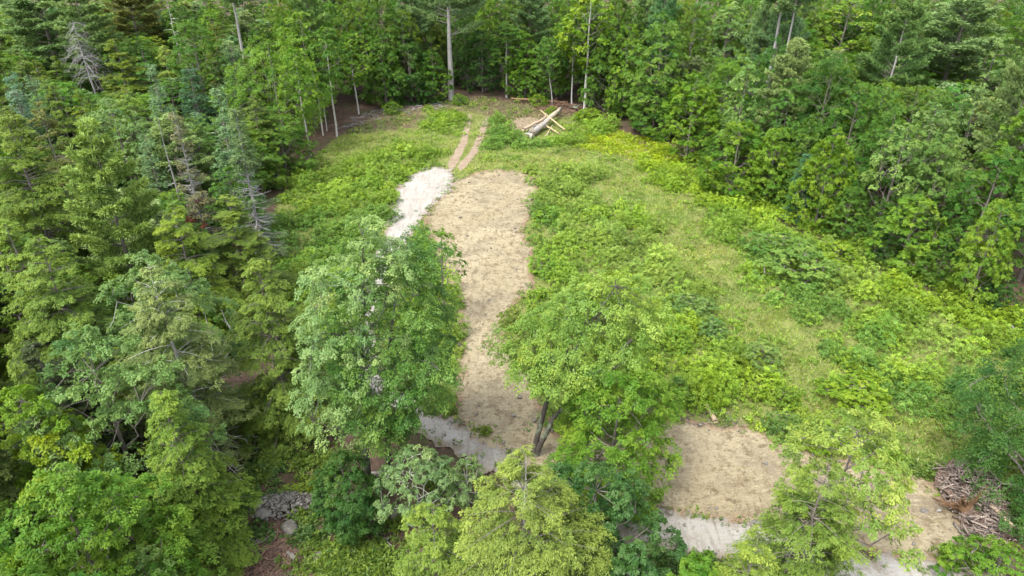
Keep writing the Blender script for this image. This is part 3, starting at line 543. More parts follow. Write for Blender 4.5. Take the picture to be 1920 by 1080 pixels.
put('spruce', 433, 80, 14, 85, (.06, .10, .05), 'grey green spruce beside the tall grey pine trunk', GL, v=1)
put('hemlock', 72, 195, 15, 110, 'olive', 'brownish olive hemlock under the far left pine', GL, v=0)
put('hemlock', 212, 75, 14, 125, (.11, .14, .02), 'yellow green cedar right of the silver dead tree', GL, v=1)
put('hemlock', 145, 165, 12.5, 75, 'yhem', 'slim golden cedar between brownish hemlock and pale tree', GL, v=2)
put('hemlock', 95, 158, 13, 80, 'hem', 'green cedar beside the brownish olive hemlock', GL, v=1)
put('open', 205, 182, 13, 120, 'pale', 'light green tree right of the golden cedar', GL, v=0)
put('pine', 55, -45, 21, 200, (.13, .19, .085), 'big blue green pine in the top left corner', GL, v=0)
put('pine', 135, -25, 20, 140, (.135, .19, .08), 'second blue green pine right of the corner pine', GL, v=1)
put('dead', 140, 38, 16, 105, 'olive', 'silver dead tree with drooping tangled branches', GL, build=D(n=70, cb=.5, fine=10, droop=.5))
put('pine', 228, -50, 20, 130, 'olive', 'thin olive pine with long bare trunk', GL, v=2)
put('tallpine', 478, 225, 28, 120, 'pine', 'tall pine with a thick grey trunk at the top left', GL, True, build=K('pine', cb=.62, dens=1.4, leaf=.27, tr=.36, bark=M_TRUNK))
put('dead', 308, -20, 18, 50, 'olive', 'white birch trunk with bare fork beside the olive pine', GL, build=D(n=12, cb=.4, fine=2, tr=.14, mat=M_BARK_PALE))
put('broad', 500, 62, 15.5, 160, (.105, .178, .030), 'full light green maple at the upper left corner of the clearing', GL, build=B(cb=.12, nclump=120, nspray=11, nleaf=26, leaf=.17))
put('broad', 350, 30, 17, 120, 'mid', 'rounded green maple left of the tall grey pine trunk', GL, v=1)
put('broad', 560, 20, 17, 120, (.10, .165, .03), 'tall light green maple behind the birches', GL, v=2)
def red_boughs(label, spots, seed):
    o = next(t for t in ALL_TREES if t['label'] == label); rg = R_(seed); LV = Leaves()
    for (x, y, z, r) in spots:
        C = np.array([x, y, z]) + unit(rg.normal(0, 1, (40, 3))) * rg.random((40, 1)) ** .5 * r * [1, 1, .5]; LV.tufts(rg, C, rg.normal(0, 1, (40, 3)) * [1, 1, .4], 14, .24, .07, np.full(40, .5))
    c = link('dead_needles', LV.mesh('dead_needles', M_NEEDLE), o); c.color = (.15, .05, .03, 1); c['label'] = 'rust red dead needles'
red_boughs('dying grey spruce flecked with rust red needles', [(-.5, -.8, 5.6, .7), (.3, -1., 5.0, .6), (-.4, -.9, 4.2, .75), (.5, -.5, 7.2, .3)], 1)
red_boughs('half dead spruce with bare grey lower trunk at the clearing edge', [(-1.6, -.8, 3.0, .55), (-1.7, -.8, 2.2, .5)], 2)
# ---- birches and back edge
for (px, py, H, w, col, lb) in [(583, 293, 14.5, 60, 'bright', 'white stemmed birch standing nearest in the row at the upper left edge'), (632, 256, 16, 70, 'mid', 'tallest white stemmed birch of the row at the upper left edge'),
        (606, 254, 13, 50, 'mid', 'thin white birch between two taller birches'), (613, 246, 11, 40, 'bright', 'leaning thin birch stem hidden among the birch row'), (673, 214, 13, 60, 'bright', 'slender birch with low leaves at the start of the back edge')]:
    put('slim', px, py, H, w, col, lb, 'birches at the clearing edge', True, v=px % 3)
put('tallpine', 846, 188, 26, 190, 'pine', 'giant grey pine with spreading boughs in the middle of the back edge', GBK, True, build=K('pine', cb=.42, dens=1.4, leaf=.27, tr=.56, bark=M_TRUNK, gap=.3, bare=(0, .3, .5)))
put('slim', 950, 183, 13, 70, 'mid', 'slim pale stem right of the giant pine', GBK, True, v=0)
put('slim', 1095, 210, 20, 95, 'lime', 'tall lime green tree on a thin pale stem behind the log pile', GBK, True, v=1)
put('slim', 1072, 200, 15, 55, 'mid', 'thin pale stem beside the tall lime green tree', GBK, True, v=2)
put('slim', 1036, 198, 12, 50, 'mid', 'thin stem leaning right behind the log pile', GBK, True, v=0).rotation_euler[1] = .2
for i, (px, py, H, w, col, lb) in enumerate([(725, 200, 13, 75, 'mid', 'green maple with slim stem left of the low branching maple'), (772, 192, 10, 85, 'dark', 'low branching dark maple left of the giant pine'), (815, 190, 9, 70, (.06,.12,.02), 'rounded maple touching the left of the giant pine'),
        (690, 192, 14, 80, 'mid', 'maple filling the gap between the birches and slim stem'), (905, 172, 11, 75, 'dark', 'shaded maple just right of the giant pine'), (985, 185, 12, 75, (.08, .145, .02), 'feathery young maple above the fallen trunk'), (1030, 190, 11, 70, 'mid', 'young maple above the log pile'),
        (1140, 214, 13, 85, 'mid', 'maple at the corner where back and right edges meet'), (1165, 222, 15, 75, 'bright', 'bright upright maple right of the lime green tree')]):
    put('edge', px, py, H, w, col, lb, GBK, True, v=i % 3)
# ---- right wood, the ones with a look of their own
for (kind, px, py, H, w, col, lb, v) in [('pine', 1825, -25, 21, 210, 'pine', 'wide flat boughed pine near the top right corner', 1),
        ('open', 1600, -5, 17, 150, 'lime', 'lime crowned tree with pale forked limbs left of the white trunked pine', 1), ('spruce', 1515, 290, 7.5, 55, (.05, .115, .07), 'small teal conifer among broadleaf trees of the right wood', 0),
        ('open', 1880, 60, 16, 110, 'pale', 'pale grey green tree at the top right edge', 0), ('open', 1845, 150, 14, 100, 'pale', 'pale feathery tree below the flat boughed pine', 2), ('open', 1760, 190, 13, 130, (.11, .165, .06), 'soft grey green tree below the flat boughed pine', 1),
        ('open', 1705, 225, 12.5, 110, (.12, .18, .05), 'pale crowned tree right of the white trunk base', 0), ('open', 1370, 0, 17, 110, (.11, .17, .06), 'shimmering pale green maple left of the straight grey pine trunks', 2), ('broad', 1250, 25, 17, 120, (.10, .165, .035), 'light green maple above the right end of the back edge', 0),
        ('edge', 1308, 130, 12, 110, (.10, .165, .02), 'tall bright maple at the right edge above the yellow ferns', 0), ('edge', 1390, 230, 9, 110, (.10, .165, .02), 'bright layered maple right of the tall bright maple', 1), ('edge', 1235, 150, 8.2, 105, 'mid', 'rounded maple left of the tall bright maple', 2),
        ('edge', 1570, 240, 11, 100, (.11, .17, .02), 'bright maple beside the small teal conifer', 0), ('edge', 1780, 255, 11.5, 120, (.10, .155, .045), 'greyish maple low in the right wood below the pale feathery tree', 1), ('edge', 1890, 370, 10, 100, (.12, .18, .025), 'bright upright maple at the right edge of the wood', 2)]:
    put(kind, px, py, H, w, col, lb, GR, v=v)
put('pine', 1632, 290, 20, 170, (.10, .16, .06), 'feathery pine with leaning white trunk high in the right wood', GR, True, build=K('pine', cb=.2, dens=1.5, leaf=.26, tr=.27, gap=.45, bark=M_BIRCH))
put('tallpine', 1418, 264, 28, 110, 'pine', 'pine with straight grey trunk at the top right of centre', GR, True, build=K('pine', cb=.64, dens=1.4, leaf=.27, tr=.36, bark=M_TRUNK))
put('tallpine', 1440, 285, 27, 100, 'pine', 'pine with thinner pale trunk right of the straight grey trunk', GR, True, build=K('pine', cb=.66, dens=1.3, leaf=.27, tr=.27, bark=M_TRUNK))
# ---- blue green shrubs and bushes of the clearing
for i, (px, py, H, w, col, lb) in enumerate([(1472, 440, 2.6, 110, (0.102, 0.166, 0.045), 'upper of two blue green willow shrubs on the right slope'), (1512, 470, 2.9, 125, (0.125, 0.186, 0.051), 'lower and larger of two blue green willow shrubs'), (1575, 455, 2.2, 80, (0.156, 0.219, 0.030), 'green shrub right of the willow shrubs'),
        (1300, 555, 1.7, 75, (0.109, 0.166, 0.056), 'blue grey bush left of the grassy path'), (1338, 597, 1.6, 60, (0.109, 0.172, 0.061), 'blue grey bush at the bend of the grassy path'), (1435, 642, 2.0, 75, (0.133, 0.186, 0.061), 'pale blue grey bush standing alone on the grassy path'), (1480, 770, 1.8, 60, (0.109, 0.166, 0.051), 'dull green bush near the second bare patch'),
        (1275, 705, 2.0, 50, (0.094, 0.159, 0.041), 'dark bush behind the round mid green maple'), (1480, 720, 1.5, 50, (0.125, 0.186, 0.030), 'small green bush above the dull green bush'), (1615, 720, 1.6, 110, 'lime', 'yellow green bush by the lower grassy path'), (1545, 790, 1.8, 80, (0.140, 0.206, 0.020), 'green bush above the sparse yellow maple'),
        (962, 575, 2.0, 50, (0.133, 0.159, 0.041), 'brownish bush on the right margin of the bare strip'), (1010, 175, 2.2, 30, 'lime', 'bright sapling growing through the fallen trunk'), (1035, 200, 1.6, 24, 'lime', 'small bright sapling beside the log pile'), (1105, 205, 2.0, 50, 'lime', 'bright bush at the foot of the lime green tree'),
        (860, 176, 2.0, 26, 'bright', 'little sapling at the foot of the giant pine'), (735, 190, 2.0, 30, 'bright', 'little sapling under the slim stemmed maple'), (1030, 385, 1.3, 60, (0.125, 0.199, 0.030), 'green bush at the upper right margin of the bare strip'), (1020, 475, 1.6, 60, (0.125, 0.199, 0.030), 'deep green bush on the right margin of the bare strip')]):
    put('shrub', px, py, H, w, col, lb, 'bushes of the clearing', v=i % 3)


# ------------------------------------------------------------------ logs, stones, slash, straw
def W3(px, py, z=0.):
    p = at(px, py, z) if z > .6 else at(px, py); return np.array([p[0], p[1], float(terr(*p)) + z])
def log(name, a, b, r, mat, label, cat='log', group=None, bend=.03, seed=1, fork=None, k=10):
    rg = R_(seed); a, b = np.asarray(a, float), np.asarray(b, float); L = np.linalg.norm(b - a); n = 9; t = np.linspace(0, 1, n)
    P = a + (b - a) * t[:, None] + rg.normal(0, bend * r * 3, (n, 3)) * np.sin(t * math.pi)[:, None]; rr = np.linspace(r, r * .68, n) * (1 + rg.normal(0, .08, n))
    base = P.mean(0); T = Tubes(); T.add(P - base, rr, k, .5)
    T.V[0] += rg.normal(0, r * .07, T.V[0].shape)                # knots and torn bark
    for f in fork or []:
        q = P[int(f[0] * (n - 1))]; e = q + np.array(f[1]); T.add(np.array([q, (q + e) / 2 + rg.normal(0, .04, 3), e]) - base, [r * .55, r * .45, r * .25], 6, .5)
    return tag(link(name, T.mesh(name, mat), None, base), label, cat, group)
GLOG = 'logs of the crossed log pile'
log('log', W3(996, 259, .5), W3(1051, 205, 1.3), .46, M_LOG_GREY, 'thick grey weathered log with split lower end in the log pile', group=GLOG, seed=3, fork=[(.0, (-.1, -1.3, -.2)), (.02, (-.9, .1, .15))])
log('log', W3(1059, 247, .3), W3(1013, 208, 1.7), .14, M_LOG_PEELED, 'long peeled yellow pole lying across the thick grey log', group=GLOG, seed=4)
log('log', W3(981, 248, .45), W3(1021, 224, 1.3), .27, M_LOG_TAN, 'tan log left of the thick grey log, pale sawn end towards the camera', group=GLOG, seed=5, fork=[(1., (.35, 1.0, .55))])
log('log', W3(1001, 248, .4), W3(1022, 230, 1.0), .22, M_LOG_TAN, 'short tan log wedged between tan log and thick grey log', group=GLOG, seed=6)
log('log', W3(1048, 254, .3), W3(1022, 236, .7), .16, M_LOG_PEELED, 'short yellow pole low on the right of the thick grey log', group=GLOG, seed=7)
log('log', W3(990, 252, .15), W3(1026, 216, .7), .13, M_LOG_GREY, 'thin grey pole hugging the left side of the thick grey log', group=GLOG, seed=14, bend=.12)
log('log', W3(1020, 262, .1), W3(1036, 240, .45), .12, M_LOG_TAN, 'small tan pole right of the lower end of the thick grey log', group=GLOG, seed=15, bend=.12)
log('fallen_tree', W3(1064, 198, .5), W3(958, 191, .6), .24, M_BARK_BROWN, 'long brown fallen trunk lying along the back edge', 'fallen trunk', seed=8, bend=.06)
log('log', W3(1068, 203, .3), W3(1082, 208, .5), .25, M_BARK_DARK, 'dark rotten stub at the right end of the fallen trunk', seed=9, fork=[(.5, (.5, -.6, .7)), (.8, (.9, .3, .5))])
log('log', W3(1341, 794, .18), W3(1322, 765, .35), .16, M_LOG_TAN, 'short tan log at the upper edge of the second bare patch', seed=10)
log('log', W3(1898, 990, .7), W3(1850, 942, 1.1), .14, M_LOG_TAN, 'brown log along the right side of the slash pile', seed=11, fork=[(.0, (.5, -.2, .15))])
log('pole', W3(1842, 1062, .12), W3(1786, 984, .2), .10, M_BARK, 'thin dark pole along the left foot of the slash pile', 'pole', seed=12)
for i, (a, b, z, m, lb) in enumerate([((690, 903), (728, 903), .2, M_LOG_TAN, 'lowest thick log of the small wood stack by the dark trunk'), ((692, 899), (726, 896), .45, M_LOG_GREY, 'grey pole across the middle of the small wood stack'), ((688, 896), (729, 892), .62, M_LOG_GREY, 'topmost thin pole of the small wood stack')]):
    log('log', W3(*a, z), W3(*b, z), .17 - .045 * i, m, lb, group='small wood stack', seed=20 + i)
log('log', W3(555, 1052, .15), W3(540, 1040, .2), .16, M_BARK, 'short rotten log on the bark litter at bottom left', seed=24)
def fallen_branch(a, b, label, seed, r=.05):
    rg = R_(seed); a, b = W3(*a, .12), W3(*b, .3); t = np.linspace(0, 1, 7)[:, None]; P = a + (b - a) * t + rg.normal(0, .08, (7, 3)) * np.sin(t * 3.14); T = Tubes(); base = P.mean(0); L = np.linalg.norm(b - a)
    T.add(P - base, np.linspace(r, r * .35, 7), 6, .6)
    for k in range(1, 7):
        for _ in range(2):
            e = P[k] + (b - a) / L * L * .14 + rg.normal(0, .12 * L, 3) * [1, 1, .4]; e[2] = max(e[2], float(terr(e[0], e[1])) + .04); T.add(np.array([P[k], (P[k] + e) / 2 + rg.normal(0, .04, 3), e]) - base, [r * .4, r * .3, r * .12], 4, .6)
    tag(link('fallen_branch', T.mesh('fallen_branch', M_DEAD), None, base), label, 'branch', 'fallen branches on the woodland floor')
fallen_branch((452, 1040), (512, 1010), 'pale forked branch on the bark litter below the stone heap', 1)
fallen_branch((420, 1000), (480, 1022), 'long bare branch left on the bark litter', 2, .06)
fallen_branch((705, 1000), (735, 1030), 'crooked branch on bare earth below the dark maple', 3)
fallen_branch((400, 838), (490, 846), 'white dead branch sticking out under the washed out hemlock', 4, .07)
fallen_branch((440, 850), (470, 862), 'smaller dead branch beneath the white dead branch', 5, .05)
fallen_branch((1893, 610), (1912, 640), 'silver dead branch under the wood edge at far right', 6, .06)

_T = (1 + 5 ** .5) / 2
def ico(sub):
    import bmesh
    bm = bmesh.new(); bmesh.ops.create_icosphere(bm, subdivisions=sub, radius=1); V = np.array([tuple(v.co) for v in bm.verts]); F = np.array([[v.index for v in f.verts] for f in bm.faces]); bm.free(); return V, F
ICO = {1: ico(1), 2: ico(2), 3: ico(3)}
def stone(rg, size, sub=2, flat=.6):
    V, F = ICO[sub]; V = V.copy()
    for _ in range(7):                                           # facet by random cuts
        n = unit(rg.normal(0, 1, 3)); d = rg.uniform(.55, .85); k = np.maximum(V @ n - d, 0); V -= k[:, None] * n
    V *= 1 + rg.normal(0, .02, (len(V), 1)); V *= size * np.array([rg.uniform(.8, 1.35), rg.uniform(.75, 1.1), flat * rg.uniform(.8, 1.2)])
    a = rg.uniform(0, 6.28); c, s_ = math.cos(a), math.sin(a); tl = rg.normal(0, .25); V = V @ np.array([[c, s_, 0], [-s_, c, 0], [0, 0, 1]]).T; V[:, 2] += V[:, 0] * tl
    return V, F
def boulder(px, py, size, label, seed, flat=.65):
    rg = R_(seed); V, F = stone(rg, size, 3, flat); p = W3(px, py); o = link('boulder', make_mesh('boulder', V, F, M_STONE, np.full(len(F), .5 + rg.normal(0, .12))), None, p + [0, 0, size * flat * .5]); tag(o, label, 'boulder', 'boulders')
for a in [(545, 996, .62, 'grey boulder on the bark litter below the stone heap', 1), (496, 966, .55, 'bluish slab leaning at the front left of the stone heap', 2), (600, 1051, .4, 'pale flat stone among weeds at bottom left', 3), (728, 962, .45, 'grey stone at the foot of the small pale tree, left end of the wall', 4),
          (742, 972, .4, 'mossy stone in the middle of the low wall end', 5), (758, 968, .45, 'rounded stone at the right end of the low wall end', 6), (1424, 986, .3, 'white stone on the upper margin of the driveway', 7), (1733, 961, .22, 'small white stone left of the slash pile', 8), (1395, 408, .4, 'dark stone among the yellow ferns', 10), (522, 355, .5, 'grey stump-like rock at the left edge of the clearing', 11), (655, 1000, .4, 'pale stone under the dense dark maple', 12)]: boulder(*a)
def heap(name, cx, cy, rx, ry, n, size, hgt, label, cat, seed):
    rg = R_(seed); Vs, Fs, Ts, c = [], [], [], 0; p0 = W3(cx, cy)
    for _ in range(n):
        a = rg.uniform(0, 6.28); f = rg.random() ** .6; x, y = rx * f * math.cos(a), ry * f * math.sin(a); sz = size * rg.uniform(.45, 1.25)
        V, F = stone(rg, sz, 1 if sz < size else 2); V += [x, y, hgt * max(0, 1 - f * f) * rg.uniform(.75, 1.) + float(terr(p0[0] + x, p0[1] + y)) - p0[2] + sz * .2]; Vs.append(V); Fs.append(F + c); c += len(V); Ts.append(np.full(len(F), np.clip(.5 + rg.normal(0, .38), 0, 1)))
    tag(link(name, make_mesh(name, np.concatenate(Vs), np.concatenate(Fs), M_STONE, np.concatenate(Ts)), None, p0), label, cat, kind='stuff')
heap('stone_heap', 538, 948, 2.3, 1.15, 950, .105, .5, 'heap of grey field stones on the woodland floor', 'stones', 31)
heap('stone_heap', 436, 945, .7, .4, 80, .11, .2, 'little stone heap half hidden left of the big stone heap', 'stones', 32)
heap('stone_heap', 752, 964, .9, .5, 110, .13, .35, 'tumbled stones of a low wall end beside the dark trunk', 'stones', 33)

def sticks(name, region, n, L, r, mat, label, cat, seed, mound=0., tilt=.25, centre=None, excl=None):
    rg = R_(seed); lo, hi = region.min(0), region.max(0); T = Tubes(); k = 0
    while k < n:
        p = lo + rg.random(2) * (hi - lo)
        if not inside(p, region)[0]: continue
        k += 1; d = np.sqrt(((region - p) ** 2).sum(1).min()); z = float(terr(*p)) + .03 + mound * min(1, d / 1.1) * rg.uniform(.78, 1.1)
        a = rg.uniform(0, 6.28); l = L * rg.uniform(.35, 1.4); v = np.array([math.cos(a), math.sin(a), rg.normal(0, tilt)]) * l / 2; c = np.array([p[0], p[1], z + abs(v[2])])
        T.add(np.array([c - v, c + rg.normal(0, .05 * l, 3) * [1, 1, .3], c + v]), np.array([1, .9, .6]) * r * rg.uniform(.4, 1.5), 4, np.clip(rg.normal(.5, .25), 0, 1))
    tag(link(name, T.mesh(name, mat), None), label, cat, kind='stuff')
def mound(name, region, hgt, mat, label, cat, seed):
    o = sheet(name, region, mat, .06, rough=.2, step=.25, inner=.3, label=label, cat=cat, seed=seed, bump=.12)
    V = np.zeros(len(o.data.vertices) * 3, np.float32); o.data.vertices.foreach_get('co', V); V = V.reshape(-1, 3)
    d = np.sqrt(np.min(((V[:, None, :2] - region[None, ::2]) ** 2).sum(-1), 1)); V[:, 2] += hgt * np.clip(d / 1.1, 0, 1) * (1 + .3 * noise2(V[:, 0], V[:, 1], 4)); o.data.vertices.foreach_set('co', V.ravel())
M_MULCH = ground_mat('bark_mulch', [(0, 0, 0, 0, (.10, .068, .052)), (3., 6, .42, .62, (.17, .12, .095)), (9., 6, .5, .66, (.045, .03, .025)), (22., 3, .55, .68, (.22, .17, .14))], bump=1., bscale=12., dist=.15)
mound('slash_mound', Z_SLASH, .75, M_MULCH, 'brown mound of bark and soil under the slash pile', 'mound', 41)
sticks('slash_pile', Z_SLASH, 640, .72, .055, M_CHIP, 'tangled pile of split brown branch pieces at the right', 'slash pile', 42, mound=1.18, tilt=.25)
Z_LITTER = poly([(375, 1075), (395, 1000), (440, 985), (520, 985), (590, 985), (620, 1000), (560, 1040), (540, 1090), (400, 1100)], 1)
sheet('bark_litter', Z_LITTER, M_MULCH, .05, rough=.4, label='reddish brown bark litter at bottom left', cat='litter', seed=43, bump=.08)
sticks('twig_litter', Z_LITTER, 330, .9, .022, M_TWIG_RED, 'fine dead twigs scattered over the bark litter', 'twigs', 44, mound=.12, tilt=.12)
sticks('twig_litter', Z_BARE, 240, .8, .018, M_TWIG_RED, 'dead twigs strewn over the shady woodland floor', 'twigs', 45, tilt=.1)
Z_T2 = poly([(1255, 775), (1330, 765), (1395, 790), (1400, 800), (1340, 806), (1265, 790)], 1)
sticks('twig_litter', Z_T2, 110, .7, .022, M_CHIP, 'broken sticks at the upper edge of the second bare patch', 'twigs', 46, tilt=.2)
Z_T3 = poly([(1000, 205), (1030, 198), (1085, 200), (1095, 212), (1050, 214), (1010, 212)], 1)
sticks('twig_litter', Z_T3, 160, 1.3, .035, M_TWIG_RED, 'red brown brush under the fallen trunk', 'twigs', 47, mound=.5, tilt=.25)
Z_T4 = poly([(640, 250), (700, 225), (760, 215), (840, 205), (840, 190), (700, 205), (640, 230)], 1)
sticks('twig_litter', Z_T4, 220, 1.3, .03, M_DEAD, 'pale twigs lying in the thin grass along the back edge', 'twigs', 48, tilt=.1)
def root_stump(px, py, size, label, seed, z=.2, tilt=(.9, .2)):
    rg = R_(seed); p = W3(px, py) + [0, 0, z]; T = Tubes(); RT = Tubes()
    T.add(np.array([[0, 0, -.1], [0, 0, .25], [0, 0, .6], [0, 0, .95]]) * size, np.array([.55, .42, .34, .32]) * size, 12, .5)
    for i in range(34):
        a = i * 2.4 + rg.normal(0, .3); l = size * rg.uniform(.5, 1.25); h = np.array([math.cos(a), math.sin(a), 0]); t = np.linspace(0, 1, 5)[:, None]
        P = h * size * .3 + h * l * t + np.array([0, 0, 1]) * (-.55 * l * t ** 1.5 + rg.uniform(-.1, .15) * size) + rg.normal(0, .05 * size, (5, 3)) * t; RT.add(P, np.linspace(.09, .015, 5) * size, 5, rg.uniform(.25, .85))
    o = bpy.data.objects.new('uprooted_stump', None); COL.objects.link(o); o.location = p; o.rotation_euler = (tilt[0], tilt[1], 0); o.empty_display_size = .3; tag(o, label, 'stump')
    link('trunk', T.mesh('trunk', M_ROOT), o); link('roots', RT.mesh('roots', M_ROOT), o)
root_stump(1800, 965, 1.0, 'upturned orange stump with hanging roots on the slash pile', 1, .75, (2.3, -.3))
root_stump(1262, 782, .7, 'small reddish stump at the corner of the second bare patch', 2, .2, (.3, .5))

def litter_on_soil():
    rg = R_(61); S = Leaves(); lo, hi = Z_SOIL.min(0), Z_SOIL.max(0); P = lo + rg.random((90000, 2)) * (hi - lo); P = P[inside(P, Z_SOIL) & ~inside(P, Z_ROAD)]
    P = P[rg.random(len(P)) < np.clip(.5 + .5 * noise2(P[:, 0], P[:, 1], 2.2), .1, 1)]; n = len(P); a = rg.normal(.3, .8, n)
    c = np.array([(.30, .245, .145), (.25, .195, .115), (.15, .11, .065), (.36, .30, .19)])[rg.choice(4, n, p=[.45, .27, .13, .15])] * rg.uniform(.8, 1.15, (n, 1))
    S.add(np.c_[P, terr(P[:, 0], P[:, 1]) + .10 + rg.random(n) * .04], np.c_[np.cos(a), np.sin(a), rg.normal(0, .15, n)], np.c_[rg.normal(0, .2, (n, 2)), np.ones(n)], rg.uniform(.1, .38, n), rg.uniform(.015, .045, n), np.full(n, .5), c, fold=.02)
    tag(link('straw', S.mesh('straw', M_COVER)), 'scattered straw mulch on the tan bare soil', 'straw', kind='stuff')
    Vs, Fs, c_, k = [], [], 0, 0; pp = np.concatenate([Z_SOIL, Z_ROAD]); 
    while k < 620:
        if rg.random() < .5: q = pp[rg.integers(len(pp))] + rg.normal(0, .5, 2)
        else: q = lo + rg.random(2) * (hi - lo)
        if not (inside(q, Z_SOIL)[0] or inside(q, Z_ROAD)[0]): continue
        k += 1; sz = .05 + .16 * rg.random() ** 5; V, F = stone(rg, sz, 1, .8); Vs.append(V + [q[0], q[1], float(terr(*q)) + .10 + sz * .3]); Fs.append(F + c_); c_ += len(V)
    tag(link('pebbles', make_mesh('pebbles', np.concatenate(Vs), np.concatenate(Fs), M_STONE, R_(3).uniform(.5, 1, c_ and sum(len(f) for f in Fs)))), 'pale pebbles and clods strewn on the bare soil and driveway', 'pebbles', kind='stuff')
litter_on_soil()
def weeds():
    rg = R_(71); LV = Leaves(); n = 0
    for px, py, rx, ry, m, kind in [(600, 870, 2.6, 2.0, 60, 'bramble'), (500, 875, 1.6, 1.4, 38, 'deep'), (470, 905, 1.2, .8, 20, 'bramble'), (640, 1050, 2.4, 1.4, 100, 'bramble'), (560, 1010, 1.2, .8, 26, 'deep'), (690, 1060, 2.2, 1.6, 90, 'bramble'), (460, 945, .9, .8, 18, 'deep'), (590, 915, 1.3, .6, 22, 'lime'), (640, 960, 1.4, .8, 30, 'deep'), (550, 800, 2.2, 2.4, 60, 'deep'), (740, 985, .8, .4, 8, 'bramble'), (515, 932, 1.2, .3, 9, 'deep'), (575, 968, .9, .4, 10, 'bramble'), (490, 1000, 1.4, .5, 12, 'deep'), (545, 925, 1.4, .3, 8, 'lime'),
            (830, 900, 1.6, 1.4, 30, 'bramble'), (1290, 1062, 3.0, 1.2, 60, 'deep'), (1440, 1060, 3, 1.5, 60, 'bramble'), (1830, 1055, 1.6, .7, 22, 'bramble'), (1790, 1045, .9, .5, 12, 'lime'), (1900, 960, 2, 2.4, 60, 'deep'), (1720, 885, 1.5, .6, 24, 'grass'), (905, 815, .5, .3, 5, 'lime'), (945, 858, .6, .4, 8, 'bramble'), (960, 605, .6, 1.4, 14, 'bramble'), (985, 680, .6, 1.6, 12, 'pale'), (705, 905, .8, .6, 10, 'deep')]:
        c = at(px, py); P = c + rg.normal(0, .5, (m, 2)) * [rx, ry]; P = P[~inside(P, Z_ROAD)]; r = rg.uniform(.2, .5, len(P)); h = rg.uniform(.2, .55, len(P)); col = np.array(COVER[kind][0]) * rg.uniform(.7, 1.15, (len(P), 1))
        idx = np.repeat(np.arange(len(P)), 14); d = unit(rg.normal(0, 1, (len(idx), 3)) + [0, 0, .5]); d[:, 2] = abs(d[:, 2]); C = np.c_[P[idx], terr(P[idx, 0], P[idx, 1]) + .04] + d * rg.uniform(.4, 1.05, (len(idx), 1)) * np.c_[r[idx], r[idx], h[idx]]
        LV.sprays(rg, C, d * [1, 1, .3] + rg.normal(0, .4, C.shape), d * .6 + [0, 0, .9] + rg.normal(0, .35, C.shape), 9, .24, .12, .13, .08, np.clip(.45 + rg.normal(0, .18, len(idx)), 0, 1), col=col[idx], jit=.45)
    for z, m in ((Z_SOIL, 260), (Z_ROAD, 140)):
        q = np.concatenate([z, z[:1]]); sg = np.r_[0, np.cumsum(np.linalg.norm(np.diff(q, axis=0), axis=1))]; t = rg.uniform(0, sg[-1], m); P = np.c_[np.interp(t, sg, q[:, 0]), np.interp(t, sg, q[:, 1])] + rg.normal(0, .45, (m, 2))
        r = rg.uniform(.08, .3, m); h = rg.uniform(.06, .3, m); col = np.array([COVER[k][0] for k in rg.choice(['bramble', 'deep', 'pale', 'lime'], m)]) * rg.uniform(.8, 1.3, (m, 1)); idx = np.repeat(np.arange(m), 7); d = unit(rg.normal(0, 1, (len(idx), 3)) + [0, 0, .5]); d[:, 2] = abs(d[:, 2])
        LV.sprays(rg, np.c_[P[idx], terr(P[idx, 0], P[idx, 1]) + .09] + d * np.c_[r[idx], r[idx], h[idx]] * .9, d * [1, 1, .3] + rg.normal(0, .4, d.shape), d * .6 + [0, 0, .9], 8, .18, .09, .11, .06, np.clip(.45 + rg.normal(0, .18, len(idx)), 0, 1), col=col[idx], jit=.45)
    tag(link('weeds', LV.mesh('weeds', M_COVER)), 'patches of green weeds on the woodland floor and driveway margins', 'weeds', kind='stuff')
weeds()

